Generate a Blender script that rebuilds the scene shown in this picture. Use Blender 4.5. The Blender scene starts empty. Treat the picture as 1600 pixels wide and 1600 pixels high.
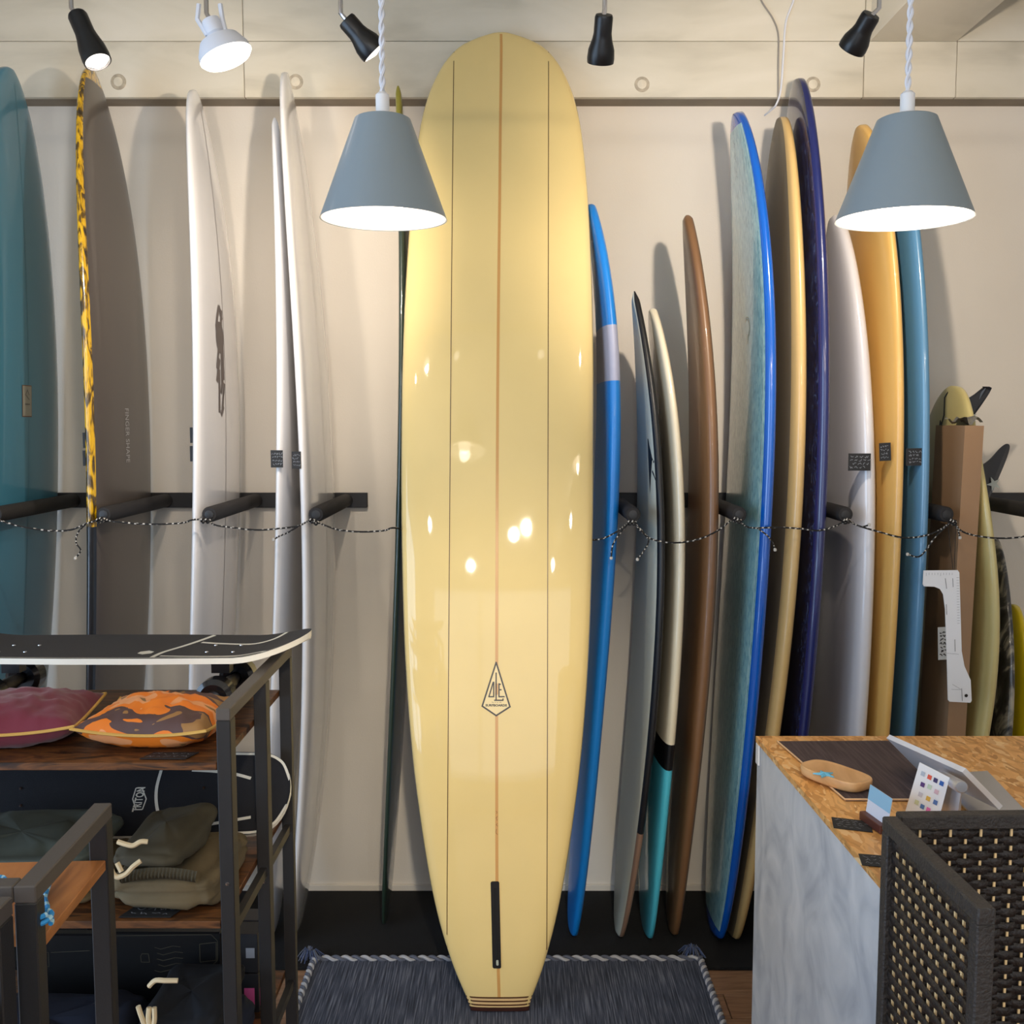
import bpy, bmesh, math, random
import numpy as np
from mathutils import Vector, Matrix, noise
random.seed(7)
sc = bpy.context.scene
COL = sc.collection
PI = math.pi

# ---------------------------------------------------------------- camera
CAM_H = 1.70; PITCH = math.radians(5.0)
cam = bpy.data.cameras.new('camera'); cam.sensor_width = 36; cam.lens = 36.0; cam.clip_start = 0.02
cam_o = bpy.data.objects.new('camera', cam); COL.objects.link(cam_o)
cam_o.location = (0, 0, CAM_H); cam_o.rotation_euler = (PI/2 - PITCH, 0, 0)
sc.camera = cam_o
# ---------------------------------------------------------------- world, daylight, exposure
sc.view_settings.view_transform = 'Standard'; sc.view_settings.look = 'None'
sc.view_settings.gamma = 1.0; sc.view_settings.use_curve_mapping = False
sc.view_settings.exposure = -0.10
w = bpy.data.worlds.new('world'); sc.world = w; w.use_nodes = True
w.node_tree.nodes['Background'].inputs[0].default_value = (0.62, 0.78, 1.0, 1)
w.node_tree.nodes['Background'].inputs[1].default_value = 1.2
def light(name, kind, loc, energy, color, rot=(0,0,0), **kw):
    l = bpy.data.lights.new(name, kind); l.energy = energy; l.color = color
    for k, v in kw.items(): setattr(l, k, v)
    o = bpy.data.objects.new(name, l); COL.objects.link(o); o.location = loc; o.rotation_euler = rot
    return o
# daylight entering by the shop windows (left wall and the wall behind the camera)
light('window_daylight', 'AREA', (-2.86, 0.25, 1.4), 88, (0.52, 0.73, 1.0), (0, -PI/2, 0), shape='RECTANGLE', size=2.1, size_y=3.0)
light('shopfront_daylight', 'AREA', (0.3, -3.1, 1.5), 30, (0.86, 0.93, 1.0), (PI/2, 0, 0), shape='RECTANGLE', size=4.2, size_y=2.2)
# unseen warm point lamps added as fill over the shop floor behind the camera
for _x, _y in ((-1.3, -.6), (0.1, -.9), (1.4, -.5), (-.5, -2.0), (1.0, -2.0)):
    light('shop_fill_lamp', 'POINT', (_x, _y, 2.6), 15, (1.0, .91, .80), shadow_soft_size=.06)

# unseen spot over the shop floor, added to brighten the lower half of the big cream board
light('board_fill_spot', 'SPOT', (.25, -.7, 2.6), 260, (1.0, .86, .66), Vector((-.3, 3.7, -2.0)).to_track_quat('-Z', 'Y').to_euler(), spot_size=.48, spot_blend=1.0, shadow_soft_size=.05)

# ---------------------------------------------------------------- helpers
def ray(px, py):
    x = (px-800)/1600; y = (800-py)/1600; c, s = math.cos(PITCH), math.sin(PITCH)
    return Vector((x, c + y*s, -s + y*c))
def atY(px, py, Y):
    d = ray(px, py); return Vector((d.x*Y/d.y, Y, CAM_H + d.z*Y/d.y))
def atZ(px, py, z):
    d = ray(px, py); t = (z-CAM_H)/d.z; return Vector((d.x*t, d.y*t, z))
def sy(a): return a/12.92 if a <= .04045 else ((a+.055)/1.055)**2.4
def rgb(r, g, b): return (sy(r/255), sy(g/255), sy(b/255), 1)

MATS = {}
def mat(name, col, rough=.5, metal=0, coat=0, emit=None, estr=0, bump=0, bscale=40, var=0, vscale=6, stretch=(1,1,1), alpha=1, coat_rough=.05, spec=.5, col2=None):
    if name in MATS: return MATS[name]
    m = bpy.data.materials.new(name); m.use_nodes = True; nt = m.node_tree; b = nt.nodes['Principled BSDF']
    b.inputs['Base Color'].default_value = col; b.inputs['Roughness'].default_value = rough
    b.inputs['Metallic'].default_value = metal; b.inputs['Coat Weight'].default_value = coat
    b.inputs['Coat Roughness'].default_value = coat_rough; b.inputs['Specular IOR Level'].default_value = spec
    if emit: b.inputs['Emission Color'].default_value = emit; b.inputs['Emission Strength'].default_value = estr
    if var or bump or col2:
        tc = nt.nodes.new('ShaderNodeTexCoord'); mp = nt.nodes.new('ShaderNodeMapping'); mp.inputs['Scale'].default_value = stretch
        nt.links.new(tc.outputs['Object'], mp.inputs[0])
        if var or col2:
            n = nt.nodes.new('ShaderNodeTexNoise'); n.inputs['Scale'].default_value = vscale; n.inputs['Detail'].default_value = 5
            nt.links.new(mp.outputs[0], n.inputs[0])
            cr = nt.nodes.new('ShaderNodeValToRGB')
            c2 = col2 or tuple(max(0, c*(1-var)) for c in col[:3]) + (1,)
            c1 = col if col2 else tuple(min(1, c*(1+var*.6)) for c in col[:3]) + (1,)
            cr.color_ramp.elements[0].color = c2; cr.color_ramp.elements[1].color = c1
            cr.color_ramp.elements[0].position = .35; cr.color_ramp.elements[1].position = .65
            nt.links.new(n.outputs['Fac'], cr.inputs[0]); nt.links.new(cr.outputs[0], b.inputs['Base Color'])
        if bump:
            n2 = nt.nodes.new('ShaderNodeTexNoise'); n2.inputs['Scale'].default_value = bscale; n2.inputs['Detail'].default_value = 4
            nt.links.new(mp.outputs[0], n2.inputs[0])
            bp = nt.nodes.new('ShaderNodeBump'); bp.inputs['Strength'].default_value = bump; bp.inputs['Distance'].default_value = .01
            nt.links.new(n2.outputs['Fac'], bp.inputs['Height']); nt.links.new(bp.outputs[0], b.inputs['Normal'])
    MATS[name] = m; return m
def ramp_mat(name, stops, scale, stretch=(1,1,1), rough=.5, detail=4, kind='noise', interp='LINEAR', bump=0, distort=0, coat=0, rot=(0,0,0), noise_mix=0):
    m = bpy.data.materials.new(name); m.use_nodes = True; nt = m.node_tree; b = nt.nodes['Principled BSDF']
    tc = nt.nodes.new('ShaderNodeTexCoord'); mp = nt.nodes.new('ShaderNodeMapping'); mp.inputs['Scale'].default_value = stretch; mp.inputs['Rotation'].default_value = rot
    nt.links.new(tc.outputs['Object'], mp.inputs[0])
    if kind == 'voronoi':
        n = nt.nodes.new('ShaderNodeTexVoronoi'); n.inputs['Scale'].default_value = scale; n.inputs['Randomness'].default_value = 1
        sep = nt.nodes.new('ShaderNodeSeparateColor'); nt.links.new(n.outputs['Color'], sep.inputs[0]); out = sep.outputs[0]
        if noise_mix:
            nn = nt.nodes.new('ShaderNodeTexNoise'); nn.inputs['Scale'].default_value = noise_mix
            ad = nt.nodes.new('ShaderNodeMixRGB'); ad.blend_type = 'ADD'; ad.inputs[0].default_value = .06
            nt.links.new(mp.outputs[0], nn.inputs[0]); nt.links.new(mp.outputs[0], ad.inputs[1]); nt.links.new(nn.outputs['Color'], ad.inputs[2])
            nt.links.new(ad.outputs[0], n.inputs[0])
        else: nt.links.new(mp.outputs[0], n.inputs[0])
    else:
        n = nt.nodes.new('ShaderNodeTexNoise'); n.inputs['Scale'].default_value = scale; n.inputs['Detail'].default_value = detail
        n.inputs['Distortion'].default_value = distort; out = n.outputs['Fac']; nt.links.new(mp.outputs[0], n.inputs[0])
    cr = nt.nodes.new('ShaderNodeValToRGB'); cr.color_ramp.interpolation = interp
    els = cr.color_ramp.elements
    while len(els) < len(stops): els.new(.5)
    for e, (p, c) in zip(els, stops): e.position = p; e.color = c
    nt.links.new(out, cr.inputs[0]); nt.links.new(cr.outputs[0], b.inputs['Base Color'])
    b.inputs['Roughness'].default_value = rough; b.inputs['Coat Weight'].default_value = coat; b.inputs['Coat Roughness'].default_value = .05
    if bump:
        bp = nt.nodes.new('ShaderNodeBump'); bp.inputs['Strength'].default_value = bump; bp.inputs['Distance'].default_value = .005
        nt.links.new(out, bp.inputs['Height']); nt.links.new(bp.outputs[0], b.inputs['Normal'])
    MATS[name] = m; return m

def tag(o, label=None, cat=None, group=None, kind=None):
    if label: o['label'] = label
    if cat: o['category'] = cat
    if group: o['group'] = group
    if kind: o['kind'] = kind
    return o
def empty(name, loc, label=None, cat=None, group=None):
    o = bpy.data.objects.new(name, None); COL.objects.link(o); o.location = loc; o.empty_display_size = .05
    return tag(o, label, cat, group)
def wloc(o):
    v = Vector((0,0,0))
    while o is not None: v += o.location; o = o.parent
    return v
def mesh(name, verts, faces, m, parent=None, smooth=False, fm=None, origin=None):
    """verts in world space; linked as one object (child of parent if given)"""
    base = wloc(parent) if parent else Vector((0,0,0))
    org = Vector(origin) if origin is not None else (base if parent else Vector((0,0,0)))
    me = bpy.data.meshes.new(name); me.from_pydata([tuple(Vector(v)-org) for v in verts], [], faces)
    ms = m if isinstance(m, (list, tuple)) else [m]
    for x in ms: me.materials.append(x)
    if fm: me.polygons.foreach_set('material_index', fm)
    if smooth: me.polygons.foreach_set('use_smooth', [True]*len(me.polygons))
    me.update()
    o = bpy.data.objects.new(name, me); COL.objects.link(o)
    if parent: o.parent = parent
    o.location = org - base
    return o
class MB:
    def __init__(s): s.v = []; s.f = []; s.m = []
    def add(s, v, f, mi=0):
        n = len(s.v); s.v += [Vector(x) for x in v]; s.f += [tuple(i+n for i in q) for q in f]; s.m += [mi]*len(f)
    def box(s, x0, x1, y0, y1, z0, z1, mi=0, M=None, bev=0):
        if bev:
            b = bev; v = []
            for (X, Y, Z, dx, dy, dz) in [(x, y, z, a, bb, c) for x, a in ((x0,1),(x1,-1)) for y, bb in ((y0,1),(y1,-1)) for z, c in ((z0,1),(z1,-1))]:
                v += [(X, Y+dy*b, Z+dz*b), (X+dx*b, Y, Z+dz*b), (X+dx*b, Y+dy*b, Z)]
            bm = bmesh.new()
            for p in v: bm.verts.new(p)
            r = bmesh.ops.convex_hull(bm, input=bm.verts); bmesh.ops.recalc_face_normals(bm, faces=bm.faces)
            bm.verts.index_update(); v = [p.co.copy() for p in bm.verts]; f = [tuple(q.index for q in a.verts) for a in bm.faces]; bm.free()
        else:
            v = [(x, y, z) for x in (x0, x1) for y in (y0, y1) for z in (z0, z1)]
            f = [(0,1,3,2), (4,6,7,5), (0,4,5,1), (2,3,7,6), (0,2,6,4), (1,5,7,3)]
            v = [Vector(p) for p in v]
        if M is not None: v = [M @ Vector(p) for p in v]
        s.add(v, f, mi); return s
    def tube(s, pts, r, n=8, mi=0, cap=True, closed=False, stripe=None):
        pts = [Vector(p) for p in pts]; rs = r if isinstance(r, (list, tuple)) else [r]*len(pts)
        base = len(s.v); up = None; N = len(pts)
        for i, p in enumerate(pts):
            a = pts[(i-1) % N] if (closed or i) else p; b = pts[(i+1) % N] if (closed or i < N-1) else p
            t = (b-a).normalized() if (b-a).length > 1e-9 else Vector((0,0,1))
            if up is None: up = Vector((0,0,1)) if abs(t.z) < .9 else Vector((1,0,0))
            x = (up - t*up.dot(t)).normalized(); up = x; y = t.cross(x)
            for k in range(n): s.v.append(p + (x*math.cos(2*PI*k/n) + y*math.sin(2*PI*k/n))*rs[i])
        for i in range(N if closed else N-1):
            j = (i+1) % N
            for k in range(n):
                s.f.append((base+i*n+k, base+i*n+(k+1) % n, base+j*n+(k+1) % n, base+j*n+k))
                s.m.append(stripe(i, k) if stripe else mi)
        if cap and not closed:
            s.f.append(tuple(base+k for k in range(n))[::-1]); s.m.append(mi)
            s.f.append(tuple(base+(N-1)*n+k for k in range(n))); s.m.append(mi)
        return s
    def lathe(s, prof, c, axis=(0,0,1), n=32, mi=0, close_ends=False):
        """prof: (radius, distance along axis)"""
        a = Vector(axis).normalized(); x = a.orthogonal().normalized(); y = a.cross(x); c = Vector(c); base = len(s.v)
        for r, h in prof:
            for k in range(n): s.v.append(c + a*h + (x*math.cos(2*PI*k/n) + y*math.sin(2*PI*k/n))*r)
        for i in range(len(prof)-1):
            for k in range(n):
                s.f.append((base+i*n+k, base+i*n+(k+1) % n, base+(i+1)*n+(k+1) % n, base+(i+1)*n+k)); s.m.append(mi)
        if close_ends:
            s.f.append(tuple(base+k for k in range(n))[::-1]); s.m.append(mi)
            s.f.append(tuple(base+(len(prof)-1)*n+k for k in range(n))); s.m.append(mi)
        return s
    def build(s, name, m, parent=None, smooth=False, origin=None):
        o = mesh(name, s.v, s.f, m, parent, smooth, s.m, origin)
        if smooth:
            bm = bmesh.new(); bm.from_mesh(o.data); bmesh.ops.recalc_face_normals(bm, faces=bm.faces)
            for e in bm.edges:
                if len(e.link_faces) == 2 and e.calc_face_angle(0) > .6: e.smooth = False
            bm.to_mesh(o.data); bm.free()
        return o
def box(name, x0, x1, y0, y1, z0, z1, m, parent=None, bev=0, M=None, origin=None):
    return MB().box(x0, x1, y0, y1, z0, z1, M=M, bev=bev).build(name, m, parent, origin=origin)
def smooth_pts(pts, n=8, closed=False):
    pts = [Vector(p) for p in pts]; out = []; N = len(pts)
    for i in range(N if closed else N-1):
        g = (lambda k: pts[k % N]) if closed else (lambda k: pts[min(max(k, 0), N-1)])
        p0, p1, p2, p3 = g(i-1), g(i), g(i+1), g(i+2)
        for k in range(n):
            t = k/n; out.append(.5*((2*p1) + (p2-p0)*t + (2*p0-5*p1+4*p2-p3)*t*t + (3*p1-p0-3*p2+p3)*t**3))
    if not closed: out.append(pts[-1])
    return out
def pchip(xs, ys, xq):
    xs = np.array(xs, float); ys = np.array(ys, float); h = np.diff(xs); d = np.diff(ys)/h; m = np.zeros(len(xs))
    for i in range(1, len(xs)-1):
        if d[i-1]*d[i] > 0:
            w1 = 2*h[i]+h[i-1]; w2 = h[i]+2*h[i-1]; m[i] = (w1+w2)/(w1/d[i-1]+w2/d[i])
    m[0] = d[0]; m[-1] = d[-1]
    xq = np.clip(np.array(xq, float), xs[0], xs[-1]); i = np.clip(np.searchsorted(xs, xq)-1, 0, len(h)-1)
    t = (xq-xs[i])/h[i]
    return (2*t**3-3*t**2+1)*ys[i] + (t**3-2*t**2+t)*h[i]*m[i] + (-2*t**3+3*t**2)*ys[i+1] + (t**3-t**2)*h[i]*m[i+1]
def text2d(body, size=1.0, bold=0.0, space=1.0):
    cu = bpy.data.curves.new('lettering', 'FONT'); cu.body = body; cu.size = size; cu.align_x = 'CENTER'; cu.align_y = 'CENTER'
    cu.offset = bold; cu.space_character = space; cu.resolution_u = 3
    o = bpy.data.objects.new('lettering', cu); COL.objects.link(o)
    bpy.context.view_layer.update()
    me = o.evaluated_get(bpy.context.evaluated_depsgraph_get()).to_mesh()
    v = [(p.co.x, p.co.y) for p in me.vertices]; f = [tuple(q.vertices) for q in me.polygons]
    bpy.data.objects.remove(o); bpy.data.curves.remove(cu)
    return v, f
def strokes2d(lines, wd):
    """2D polylines -> quads"""
    V = []; F = []
    for ln in lines:
        for (a, b) in zip(ln, ln[1:]):
            dx, dy = b[0]-a[0], b[1]-a[1]; L = math.hypot(dx, dy) or 1; nx, ny = -dy/L*wd/2, dx/L*wd/2; ex, ey = dx/L*wd*.35, dy/L*wd*.35
            n = len(V); V += [(a[0]-ex+nx, a[1]-ey+ny), (b[0]+ex+nx, b[1]+ey+ny), (b[0]+ex-nx, b[1]+ey-ny), (a[0]-ex-nx, a[1]-ey-ny)]; F.append((n, n+1, n+2, n+3))
    return V, F
def scribble(w_, h_, rows, wd, rnd):
    lines = []
    for r in range(rows):
        y = h_/2 - h_*(r+.5)/rows; x = -w_/2 + rnd.random()*w_*.15; end = w_/2*(.5+.5*rnd.random())
        while x < end:
            ln = []
            for k in range(rnd.choice((3, 4, 5))):
                ln.append((x, y + (rnd.random()-.5)*h_/rows*.6)); x += w_*.045
            lines.append(ln); x += w_*.05
    return strokes2d(lines, wd)
def place2d(name, vf, m, parent, O, ex, ey, n=None, off=.0006):
    ex = Vector(ex); ey = Vector(ey); n = n or ex.cross(ey).normalized()
    return mesh(name, [Vector(O) + ex*a + ey*b + n*off for a, b in vf[0]], vf[1], m, parent)
def price_card(O, ex, ey, w_, h_, parent=None, name='price_card', label=None, rows=3, seed=1, base=None, ink=None, th=.0012):
    """thin card at O (centre) with a written face; returns the object with its writing as child"""
    ex = Vector(ex).normalized(); ey = Vector(ey).normalized(); n = ex.cross(ey).normalized(); O = Vector(O)
    M = Matrix((ex, ey, n)).transposed().to_4x4(); M.translation = O
    b = MB().box(-w_/2, w_/2, -h_/2, h_/2, -th, 0, M=M)
    o = b.build(name, base or MATS['card_black'], parent, origin=None if parent else O)
    if label: tag(o, label, 'price card')
    place2d('handwriting', scribble(w_*.85, h_*.8, rows, h_*.028, random.Random(seed)), ink or MATS['ink_white'], o, O, ex, ey, n)
    return o

# ---------------------------------------------------------------- materials
WALL = mat('wall_paint', rgb(226, 218, 206), .75, var=.03, vscale=2, bump=.05, bscale=180)
CONC = ramp_mat('board_marked_concrete', [(.25, rgb(186,178,160)), (.5, rgb(216,208,190)), (.8, rgb(228,220,204))], 2.2, (1,1,3.5), .85, 8, bump=.25, distort=.4)
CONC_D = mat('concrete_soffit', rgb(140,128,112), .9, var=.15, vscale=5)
BLACKMETAL = mat('black_powder_coat', rgb(38,37,38), .45, bump=.05, bscale=400)
GREYMETAL = mat('charcoal_powder_coat', rgb(84,78,74), .5, bump=.04, bscale=400)
FOAMBLACK = mat('black_foam', rgb(34,32,33), .75, bump=.1, bscale=200)
CHROME = mat('chrome', rgb(200,200,205), .15, metal=1)
mat('card_black', rgb(28,29,32), .6); mat('ink_white', rgb(140,144,152), .7); mat('ink_black', rgb(30,24,18), .5)
WOOD = ramp_mat('rustic_brown_wood', [(.3, rgb(26,17,11)), (.44, rgb(70,42,22)), (.56, rgb(116,72,36)), (.7, rgb(46,30,18))], 6, (1.6,7,7), .45, 8, bump=.15, distort=1.2)
WOOD_E = ramp_mat('rustic_wood_edge', [(.3, rgb(70,42,22)), (.7, rgb(130,84,42))], 9, (1,6,6), .5, 6)
ORANGEWOOD = ramp_mat('orange_plank_wood', [(.25, rgb(110,62,28)), (.5, rgb(180,112,56)), (.8, rgb(205,138,78))], 5, (6,1.2,6), .45, 8, distort=1)
PLANK = ramp_mat('floor_oak', [(.25, rgb(112,82,60)), (.5, rgb(150,114,86)), (.8, rgb(172,136,106))], 4, (1.5,14,4), .4, 8, distort=.6)
CARPET = mat('black_carpet', rgb(14,14,17), .95, bump=.8, bscale=500, var=.3, vscale=200)
OSB = ramp_mat('strand_board', [(.0, rgb(184,128,66)), (.3, rgb(222,164,96)), (.55, rgb(238,186,118)), (.8, rgb(206,144,76)), (1, rgb(248,212,156))], 95, (1,.4,1), .45, kind='voronoi', rot=(0,0,.5), noise_mix=30)
PLASTER = ramp_mat('troweled_grey_plaster', [(.3, rgb(176,182,192)), (.5, rgb(204,208,214)), (.7, rgb(222,224,228))], 5, (1,1.6,1.2), .6, 8, distort=1.2)
def gloss(name, col, **k):
    k.setdefault('rough', .32); k.setdefault('coat', .8); return mat(name, col, **k)

# ================================================================ THE ROOM
XL, XR, YF, YB, ZC = -2.9, 2.9, -3.2, 3.59, 3.4
S = lambda o: tag(o, kind='structure')
fl = empty('floor', (0, 0, 0)); S(fl)
box('subfloor', XL, XR, YF, YB, -.06, -.012, mat('subfloor', rgb(120,92,70), .7), fl)
pl = None
rows = [3.05 - i*.128 for i in range(9)]
for i, y1 in enumerate(rows):
    x = -1.7 - (i*37 % 60)/100
    while x < 1.9:
        L = .9; m_ = MB().box(x+.0012, x+L-.0012, y1-.1262, y1-.0012, -.0115, -random.random()*.0006, bev=.001)
        m_.build('plank', PLANK, fl, origin=(x, y1, random.random()*.5-.25)); x += L
box('floor_boards', XL, XR, YF, rows[-1]-.128, -.0115, -.0005, PLANK, fl)
box('floor_boards', XL, XR, rows[0], YB, -.0115, -.001, PLANK, fl)
S(box('wall_back', XL-.1, XR+.1, YB, YB+.12, -.06, ZC, WALL))
bm_ = MB().box(XL-.12, XL, YF, YB, -.06, .3).box(XL-.12, XL, YF, YB, 2.55, ZC).box(XL-.12, XL, YF, -1.35, .3, 2.55).box(XL-.12, XL, 1.85, YB, .3, 2.55)
S(bm_.build('wall_left', WALL))
S(box('wall_right', XR, XR+.12, YF, YB, -.06, ZC, WALL))
bm_ = MB().box(XL, -1.9, YF-.12, YF, -.06, ZC).box(2.5, XR, YF-.12, YF, -.06, ZC).box(-1.9, 2.5, YF-.12, YF, 2.65, ZC).box(-1.9, 2.5, YF-.12, YF, -.06, .25)
S(bm_.build('wall_front', WALL))
S(box('ceiling', XL-.1, XR+.1, YF-.1, YB+.1, ZC, ZC+.1, CONC))
GLASS = mat('window_glass', (1,1,1,1), .02); GLASS.node_tree.nodes['Principled BSDF'].inputs['Transmission Weight'].default_value = 1
def window(name, horiz, a0, a1, z0, z1, pos):
    r = empty(name, (pos, 0, z0) if not horiz else (0, pos, z0)); S(r); f = MB(); t = .05
    def bx(p0, p1, q0, q1, dst=f):
        if horiz: dst.box(p0, p1, pos-.03, pos+.03, q0, q1)
        else: dst.box(pos-.03, pos+.03, p0, p1, q0, q1)
    bx(a0, a1, z0, z0+t); bx(a0, a1, z1-t, z1)
    for k in range(4): q = a0 + (a1-a0-t)*k/3; bx(q, q+t, z0, z1)
    f.build('window_frame', BLACKMETAL, r)
    for k in range(3):
        q0 = a0 + (a1-a0-t)*k/3 + t; q1 = a0 + (a1-a0-t)*(k+1)/3
        if horiz: box('pane', q0, q1, pos-.004, pos+.004, z0+t, z1-t, GLASS, r)
        else: box('pane', pos-.004, pos+.004, q0, q1, z0+t, z1-t, GLASS, r)
window('window_1', False, -1.35, 1.85, .3, 2.55, XL-.06)
window('window_2', True, -1.9, 2.5, .25, 2.65, YF-.06)

# concrete beam above the wall, in cast panels, with form-tie plugs
YBM = 3.49
beam = empty('trim_1', (0, YBM, 2.77)); S(beam)
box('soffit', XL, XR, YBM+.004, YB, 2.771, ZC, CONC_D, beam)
xe = [XL, atY(381,100,YBM).x, atY(1350,100,YBM).x, atY(1495,100,YBM).x, XR]
for a, b_ in zip(xe, xe[1:]):
    for z0, z1 in ((2.77, 2.948), (2.9495, ZC)):
        mb = MB().box(a+.0012, b_-.0012, YBM-.002*random.random(), YBM+.02, z0, z1, bev=.0015)
        mb.build('concrete_panel', CONC, beam, origin=(a*.7, YBM, z0))
PLUG = mat('form_plug', rgb(222,212,192), .9, var=.12, vscale=30)
RINGM = mat('form_plug_ring', rgb(184,172,152), .95, var=.2, vscale=60)
for px, py in ((185,128), (462,128), (1003,132), (1270,132)):
    c = atY(px, py, YBM)
    MB().lathe([(0,.0032), (.013,.0032), (.015,.0025), (.024,.0022), (.026,0)], c, (0,-1,0), 24).build('form_plug', RINGM, beam, True)
    MB().lathe([(0,.0038), (.014,.0036), (.015,.003)], c, (0,-1,0), 24).build('form_plug', PLUG, beam, True)
x0 = atY(1360, 62, YBM).x; x1 = atY(1495, 62, YBM).x
S(box('trim_2', x0, x1, YF, YBM-.002, 2.95, ZC, CONC))
# baseboard
zb = atY(530, 1381, YB).z
S(box('baseboard_back', XL, XR, YB-.010, YB, 0, zb, mat('baseboard_white', rgb(222,214,202), .5), bev=.002))
cp = box('carpet', XL+.02, XR-.02, 3.05, YB-.012, 0, .010, CARPET, bev=.003); tag(cp, 'black carpet strip on the floor under the standing surfboards', 'carpet')

# ================================================================ SURFBOARDS
EXPN = 2.7
class Board:
    def __init__(s, name, label, zs, cs, ws, T, Wd, Nd, group=None, foil=.6, foilmin=.35, bands=(), cat='surfboard', foiltail=None):
        s.L = zs[-1]; s.zs = np.array(zs); s.cs = np.array(cs); s.ws = np.array(ws); s.T = T
        s.Wd = Vector(Wd).normalized(); s.Nd = Vector(Nd).normalized(); s.foil = foil; s.fm = foilmin; s.bands = bands
        base = s.c(0.0); s.root = empty(name, (base.x, base.y, 0.0), label, cat, group)
    def c(s, z): return Vector([float(np.interp(z, s.zs, s.cs[:, k])) for k in range(3)])
    def w(s, z): return float(np.interp(z, s.zs, s.ws))
    def t(s, z):
        r = min(max(z/s.L, 0), 1); f = s.fm + (1-s.fm)*(max(0, 4*r*(1-r)))**s.foil
        return min(s.T*f, s.w(z)*.55 + .004)
    def frame(s, z):
        e = .02; tg = (s.c(min(z+e, s.L)) - s.c(max(z-e, 0))).normalized()
        n = (s.Nd - tg*s.Nd.dot(tg)).normalized(); return tg, n
    def pt(s, z, u, side, off=0):
        tg, n = s.frame(z); u = max(-1, min(1, u)); h = (1-abs(u)**EXPN)**(1/EXPN)
        return s.c(z) + s.Wd*(u*s.w(z)/2) + n*(side*(h*s.t(z)/2 + off))
    def body(s, mats, fmat=None, name='body', n=14):
        tt = [(1-math.cos(PI*k/80))/2 for k in range(81)]
        zz = sorted(set([round(x*s.L, 5) for x in tt] + [round(b, 5) for b in s.bands]))
        us = []
        for k in range(2*n):
            th = PI*k/n; c_, s_ = math.cos(th), math.sin(th)
            us.append((math.copysign(abs(c_)**(2/EXPN), c_), 1 if s_ > 0 else -1, abs(s_)**(2/EXPN)))
        V = []; F = []; FM = []
        for z in zz:
            tg, nn = s.frame(z); c = s.c(z); w_ = s.w(z)/2; t_ = s.t(z)/2
            for u, sd, h in us: V.append(c + s.Wd*(u*w_) + nn*(sd*h*t_))
        m = len(us)
        for i in range(len(zz)-1):
            for k in range(m):
                k2 = (k+1) % m; F.append((i*m+k, i*m+k2, (i+1)*m+k2, (i+1)*m+k))
                uc = (us[k][0]+us[k2][0])/2; sd = 1 if k < n else -1
                FM.append(fmat((zz[i]+zz[i+1])/2, uc, sd) if fmat else 0)
        F.append(tuple(range(m))); FM.append(FM[0]); F.append(tuple((len(zz)-1)*m+k for k in range(m))[::-1]); FM.append(FM[-2])
        o = mesh(name, V, F, mats, s.root, True, FM)
        bm = bmesh.new(); bm.from_mesh(o.data); bmesh.ops.recalc_face_normals(bm, faces=bm.faces); bm.to_mesh(o.data); bm.free()
        s.bo = o; return o
    def strip(s, name, u, wid, side, z0, z1, m, off=.0006, n=60, ufn=None):
        V = []; F = []
        for k in range(n+1):
            z = z0+(z1-z0)*k/n; uu = ufn(z) if ufn else u; du = wid/max(s.w(z), .02)
            V += [s.pt(z, uu-du, side, off), s.pt(z, uu+du, side, off)]
            if k: F.append((2*k-2, 2*k-1, 2*k+1, 2*k))
        return mesh(name, V, F, m, s.root)
    def decal(s, name, vf, m, zc, uc, side, off=.001, flipx=1, rot=0):
        """2D art (x across, y up the board) wrapped on the surface around (zc, uc)"""
        V = []; cr, sr = math.cos(rot), math.sin(rot)
        for a, b in vf[0]:
            a, b = a*cr-b*sr, a*sr+b*cr
            z = zc+b; V.append(s.pt(z, uc + flipx*a/(s.w(z)/2), side, off))
        return mesh(name, V, vf[1], m, s.root)

# ---- the big cream longboard in front
Zn = atY(782, 47, 3.43).z
def mainY(z): t = z/Zn; return 2.775 + (3.43-2.775)*t - .09*4*t*(1-t)
def solve(px, py):
    Y = 3.1
    for _ in range(12): Y = mainY(min(max(atY(px, py, Y).z, 0), Zn))
    return atY(px, py, Y)
mp_ = [(47,782,783), (52,756,810), (60,731,834), (80,704,861), (110,685,884), (150,668,900), (200,655,910), (300,642,919), (400,634,924), (500,629,927), (600,626,928), (700,625,928), (800,625,928), (900,627,926), (1000,630,923), (1100,636,918), (1200,643,908), (1300,655,895), (1400,672,880), (1450,683,870), (1500,697,857), (1530,708,849), (1560,721,839), (1588,733,829), (1597,735,828)]
zl, cx, wl = [], [], []
for y, a, b_ in mp_[::-1]:
    A, B_ = solve(a, y), solve(b_, y); zl.append(max(A.z, 0)); cx.append((A.x+B_.x)/2); wl.append(B_.x-A.x)
zl[0] = 0.0
zq = np.linspace(0, zl[-1], 160); zq = np.sort(np.append(zq, [zl[-1]-.002, zl[-1]-.006, zl[-1]-.012]))
wq = np.sqrt(np.maximum(pchip(zl, np.array(wl)**2, zq), 1e-6)); cq = np.interp(zq, zl, np.convolve(np.pad(cx, 3, 'edge'), np.ones(7)/7, 'valid'))
MB_ = Board('surfboard', 'large cream-yellow longboard with three stringers standing in front on the rug', zq, [(x, mainY(z)+.032, z*(1-.0185/Zn)+.0185) for x, z in zip(cq, zq)], wq, .072, (1,0,0), (0,-1,0), foil=.45, foilmin=.3)
zt1 = solve(780, 1590).z; zt0 = solve(780, 1573).z
MB_.bands = (zt1,)
CREAM = gloss('aged_cream_resin', rgb(240,213,144), rough=.55, coat=1.0, spec=.25, coat_rough=.04, var=.035, vscale=2.5)
DKWOOD = mat('dark_tail_wood', rgb(66,34,24), .35, coat=.4)
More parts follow.
